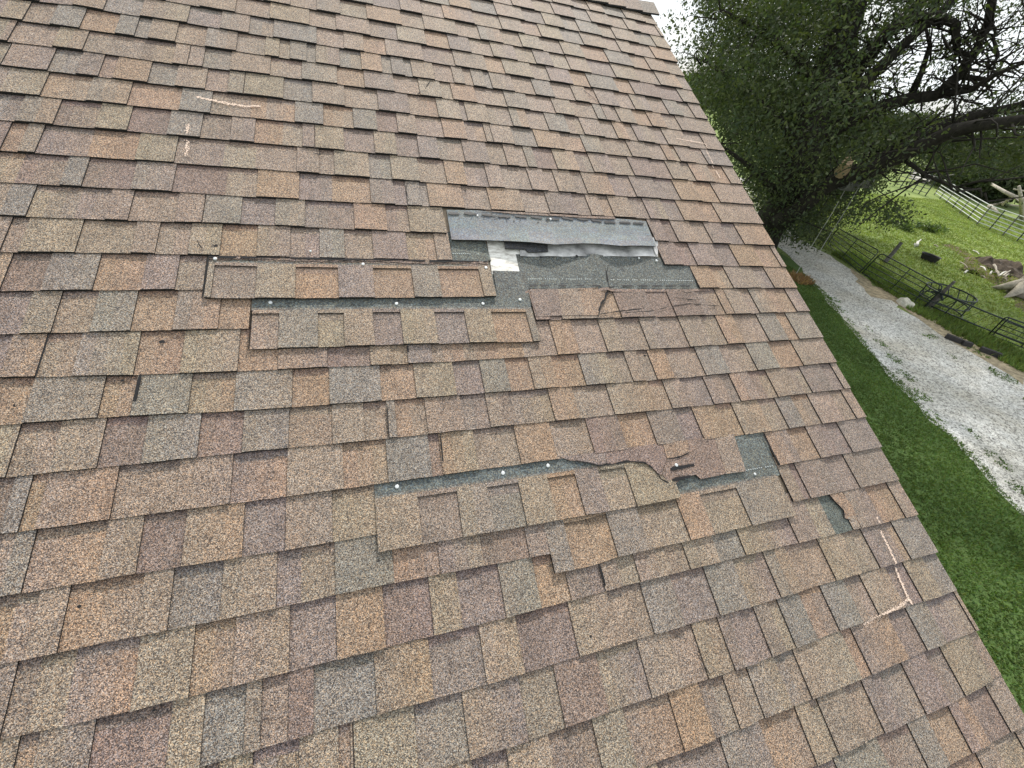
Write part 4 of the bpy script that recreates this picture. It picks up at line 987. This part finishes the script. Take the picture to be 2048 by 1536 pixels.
# dark trash heap of soil and brush with bleached sticks
random.seed(8)
hp_ = MB(); mound = [gp(*p) for p in [(1945,512),(1965,520),(1990,522),(2020,522),(2040,520)]]
def mound_mesh():
    bm = bmesh.new(); A_ = at_z(1948, 520, 0); B_ = at_z(2040, 545, 0); n1, n2 = 44, 16; d = (B_ - A_); s = Vector((-d.y, d.x, 0)).normalized(); vs = {}
    from mathutils import noise
    for i in range(n1 + 1):
        for j in range(n2 + 1):
            a, b = i / n1, j / n2 * 2 - 1; wv = (1.1 + 1.5 * a); p = A_.lerp(B_, a) + s * b * wv
            h = max(0, 1 - b * b) * min(1, a * 4, (1 - a) * 6 + .4) * (.38 + .45 * noise.noise(p * 1.1)) + .20 * noise.noise(p * 3.5) - .07
            vs[i, j] = bm.verts.new((p.x, p.y, h))
    for i in range(n1):
        for j in range(n2): bm.faces.new((vs[i, j], vs[i + 1, j], vs[i + 1, j + 1], vs[i, j + 1]))
    me = bpy.data.meshes.new('brush_heap'); bm.to_mesh(me); bm.free(); return me
o = link('brush_heap', mound_mesh(), simple_mat('rotten_brush', (.085, .065, .048), .95, noise=.7, nscale=3, bump=1)); tag(o, 'low dark heap of rotten brush and soil left of the dead tree', 'heap')
sticks = [((1962,533), (1972,541), .05), ((1988,530), (1993,542), .07), ((1993,542), (1998,553), .06), ((1999,551), (2012,543), .05), ((2006,552), (2021,541), .05), ((2010,554), (2018,548), .04), ((1980,548), (1984,542), .04), ((2008,546), (1985,545), .03), ((2006,556), (2014,561), .03), ((1929,546), (1936,541), .05), ((1920,524), (1936,536), .03), ((1941,538), (1950,541), .02), ((1946,501), (1958,508), .04), ((1868,490), (1876,494), .04), ((1962,552), (1971,556), .03)]
labs = ['shortest', 'thin', 'thick', 'crooked', 'straight', 'slender', 'stubby', 'split', 'pale', 'curved', 'long', 'tiny', 'broken', 'lone', 'dull']
for i, (a, b, rr) in enumerate(sticks):
    q = MB(); A_, B_ = at_z(*a, .25 if 1955 < a[0] < 2025 else .05), at_z(*b, .3 if 1955 < a[0] < 2025 else .05); q.tube([A_, A_.lerp(B_, .5) + Vector((.02, .03, .05)), B_], [rr, rr * .9, rr * .5], 6, jit=.15)
    o = q.build('bleached_stick', M_dead if i % 3 else simple_mat('white_wood', (.68, .66, .6), .8)); tag(o, 'bleached dead stick lying by the dark brush heap' if 1955 < a[0] < 2025 else 'pale stick lying alone in the pasture grass', 'stick', 'bleached sticks by the heap' if 1955 < a[0] < 2025 else 'pale sticks in the pasture')
q = MB(); 
for a, b, rr in (((1829,490), (1835,489), .12), ((1834,490), (1836,483), .09), ((1836,484), (1842,479), .05)):
    q.tube([at_z(*a, .12), at_z(*b, .2)], [rr, rr * .6], 6, jit=.2)
tag(q.build('driftwood_chunk', simple_mat('chalky_wood', (.66, .64, .58), .85)), 'small chunk of white driftwood in the middle of the pasture', 'driftwood')
# fallen bare branches beyond, upper right
fb = empty('fallen_branch', at_z(1990, 425, 0), 'bare grey fallen branch beyond the white fence, upper right', 'branch'); q = MB()
for l, r0, r1 in (([(1983,368,2.2),(2010,384,2.0),(2030,394,1.8),(2060,402,1.5)], .12, .2), ([(2005,410,.6),(2014,400,1.5),(2028,396,2.0),(2040,404,1.2)], .10, .06), ([(1978,412,.3),(2000,407,.6),(2016,402,1.4)], .14, .08), ([(1978,412,.3),(1988,418,.2),(1996,426,.1)], .22, .12), ([(2038,372,3),(2043,400,2),(2045,440,0)], .10, .2), ([(2028,378,2.6),(2060,384,2.4)], .07, .05), ([(2020,410,1),(2060,414,1)], .07, .07)):
    P_ = [at_z(x, y, z) for x, y, z in l]; q.tube(P_, [r0 + (r1 - r0) * i / (len(P_) - 1) for i in range(len(P_))], 7, jit=.1)
q.build('limb', M_dead, fb, smooth=True)
# white pipe fence
wf = empty('white_pipe_fence', at_z(1951, 449, 0), 'long white five rail pipe fence bending across the far pasture', 'fence')
fpts = [at_z(1868,390,0), at_z(1952,450,0), at_z(2064,494,0), at_z(2300,560,0)]
for i in range(6):
    h = .25 + 1.35 * i / 5; q = MB(); q.tube([p + Vector((0, 0, h)) for p in fpts], .034, 6); q.build('rail', M_wpipe, wf)
for a, b, n in ((0, 1, 6), (1, 2, 4), (2, 3, 4)):
    for k in range(n):
        p = fpts[a].lerp(fpts[b], k / n); q = MB(); q.tube([p, p + Vector((0, 0, 1.62))], .05, 6); q.build('post', M_pipe if k % 2 else M_post, wf)
# dark mesh fence far behind, under the tree
mf = empty('wire_fence', at_z(1800, 385, 0), 'far dark wire fence with posts seen below the tree limb', 'fence')
A_, B_ = at_z(1788, 372, 0), at_z(1850, 392, 0)
for i in range(5): q = MB(); q.tube([A_ + Vector((0, 0, .3 + .4 * i)), B_ + Vector((0, 0, .3 + .4 * i))], .03, 5); q.build('wire', M_pipe, mf)
for i in range(6): p = A_.lerp(B_, i / 5); q = MB(); q.tube([p, p + Vector((0, 0, 2.1))], .06, 5); q.build('post', M_pipe, mf)

# ---- bushes and far trees
def bush(name, c, rad, n, per, size, seed, mat, label, cat, trunk=True, zc=None, group=None):
    r = np.random.default_rng(seed); o = empty(name, Vector((c[0], c[1], 0)), label, cat, group)
    d = r.normal(size=(n, 3)); d /= np.linalg.norm(d, axis=1)[:, None]; rr = r.uniform(.25, 1, (n, 1)) ** .5
    lump = 1 + .25 * np.sin(d[:, :1] * 5 + seed) * np.cos(d[:, 1:2] * 4 + seed)
    P_ = np.array([c[0], c[1], zc if zc is not None else rad[2] * .95]) + d * rr * lump * np.array(rad); P_ = P_[P_[:, 2] > .1]
    V, Fc, t = leaves(P_, per, rad[0] * .10, size, seed, .2, .6); tri_mesh('crown' if trunk else 'foliage', V, Fc, t, [mat], o)
    if trunk:
        q = MB(); q.tube([Vector((c[0], c[1], -.1)), Vector((c[0] + .1, c[1], rad[2] * .6)), Vector((c[0], c[1] + .1, (zc or rad[2]) + rad[2] * .3))], [rad[0] * .09, rad[0] * .07, rad[0] * .03], 8); q.build('trunk', M_bark, o)
    return o
hb = [(1893,372), (1925,385), (1955,398), (1975,402)]
labs = ['dark green bush behind the white fence, nearest the big tree', 'dark green bush behind the white fence, second from the big tree', 'dark green bush behind the white fence, third from the big tree', 'dark green bush behind the bare fallen branch']
for i, (x, y) in enumerate(hb):
    p = at_z(x, y, 0); bush('dark_bush', (p.x, p.y), (4.2, 4.2, 3.0), 420, 12, .42, 40 + i, M_leaf, labs[i], 'bush', False, group='dark bushes behind the white fence')
p = at_z(2025, 372, 0); bush('pale_bush', (p.x, p.y), (5, 5, 2.6), 420, 12, .45, 51, M_leaf2, 'paler green bush at the far right behind the bare branches', 'bush', False)
far = [(118, 78), (108, 92), (96, 104), (84, 112), (70, 118), (56, 122), (42, 124), (28, 126), (130, 62), (138, 46), (144, 30), (148, 12), (126, 100), (100, 124), (60, 140), (150, -6)]
wd = ['first', 'second', 'third', 'fourth', 'fifth', 'sixth', 'seventh', 'eighth']
for i, (x, y) in enumerate(far):
    r = random.Random(i); x += r.uniform(-4, 4); y += r.uniform(-4, 4); h = r.uniform(5.0, 7.5)
    bush('far_tree', (x, y), (h * 1.1, h * 1.1, h * .62), 300, 9, .95, 60 + i, M_leaf2 if i % 2 else M_leaf, 'distant green tree in the line at the far edge of the pasture', 'tree', True, h * .62, group='distant trees at the edge of the pasture')
# ---- tufts of grass
M_blade = leaf_mat('grass_blades', (1, 1, 1), .25, .8)
def blades(n, xs, ys, h, col, seed, name, label_kind='stuff', keep=None, z=0.0):
    r = np.random.default_rng(seed); p = np.c_[r.uniform(*xs, n), r.uniform(*ys, n)]
    if keep is not None: p = p[keep(p)]
    n = len(p); k = 3; P_ = np.repeat(p, k, axis=0) + r.normal(size=(n * k, 2)) * .03; m = n * k
    ang = r.uniform(0, 6.28, m); wv = r.uniform(.008, .02, m) * (1 + h * 3); hh = h * r.uniform(.4, 1.3, m); ln = r.normal(size=(m, 2)) * hh[:, None] * .5
    b = np.c_[P_, np.full(m, z)]; s = np.c_[np.cos(ang) * wv, np.sin(ang) * wv, np.zeros(m)]
    V = np.stack([b - s, b + s, b + np.c_[ln, hh]], 1).reshape(-1, 3); Fc = np.arange(m * 3).reshape(m, 3)
    nz = np.sin(P_[:, 0] * 1.7 + np.cos(P_[:, 1] * 1.1) * 2) * .15 + 1
    t = np.array(col) * (nz * r.uniform(.6, 1.5, m))[:, None] * np.c_[r.uniform(.85, 1.3, m), np.ones(m), r.uniform(.7, 1.1, m)]
    o = tri_mesh(name, V, Fc, t, [M_blade]); tag(o, kind='stuff'); return o
Lx = np.array([a for a, b in Ledge[::-1]]); Ly = np.array([b for a, b in Ledge[::-1]]); iL = np.argsort(Ly)
Rx = np.array([a for a, b in Redge]); Ry = np.array([b for a, b in Redge]); iR = np.argsort(Ry)
def lawn_keep(p): return p[:, 0] < np.interp(p[:, 1], Ly[iL], Lx[iL]) - .02 + .2 * np.sin(p[:, 1] * 2.3) * .5
blades(90000, (5.5, 17.5), (-4.5, 12.5), .045, (.090, .150, .045), 1, 'lawn_grass', keep=lawn_keep, z=.004)
def past_keep(p): return (p[:, 0] > np.interp(p[:, 1], Ry[iR], Rx[iR]) + .5)
blades(90000, (19.5, 60), (2, 30), .085, (.205, .270, .085), 2, 'pasture_tufts', keep=past_keep)
def verge_keep(p):
    d = p[:, 0] - np.interp(p[:, 1], Ry[iR], Rx[iR]); return (d > .35) & (d < 2.2)
blades(16000, (19, 25), (2, 14), .20, (.125, .19, .055), 3, 'verge_grass', keep=verge_keep)
def weed_keep(p):
    d = p[:, 0] - np.interp(p[:, 1], Ry[iR], Rx[iR]); q = np.sin(p[:, 0] * 3.1 + 1) * np.sin(p[:, 1] * 2.3) > .45
    d2 = p[:, 0] - np.interp(p[:, 1], Ly[iL], Lx[iL]); return ((d < .1) & (d > -1.8) & q & (p[:, 1] < 6)) | ((d2 > 0) & (d2 < .9) & (np.sin(p[:, 1] * 3.7) * np.sin(p[:, 0] * 5) > .3))
blades(16000, (10, 21), (-1, 9), .05, (.085, .15, .04), 5, 'gravel_weeds', keep=weed_keep, z=.009)
# dry reddish grass and thistles
r = np.random.default_rng(9)
p = at_z(1603, 562, 0)
blades(260, (p.x - .5, p.x + .25), (p.y - .4, p.y + .5), .26, (.30, .20, .11), 6, 'dry_weeds')
for i, (x, y, s) in enumerate(((1800,450,.5), (1815,456,.5), (1845,452,.6), (1860,458,.6), (1872,460,.4), (1880,456,.5))):
    p = at_z(x, y, .2); V, Fc, t = leaves(np.array([list(p)]) + r.normal(size=(14, 3)) * [.5 * s, .5 * s, .12], 12, .12, .20, 90 + i, 0); o = tri_mesh('thistle', V, Fc, t, [M_leaf2]); tag(o, 'low blue green thistle patch in the pasture grass beyond the post', 'weed', 'thistle patches in the pasture')
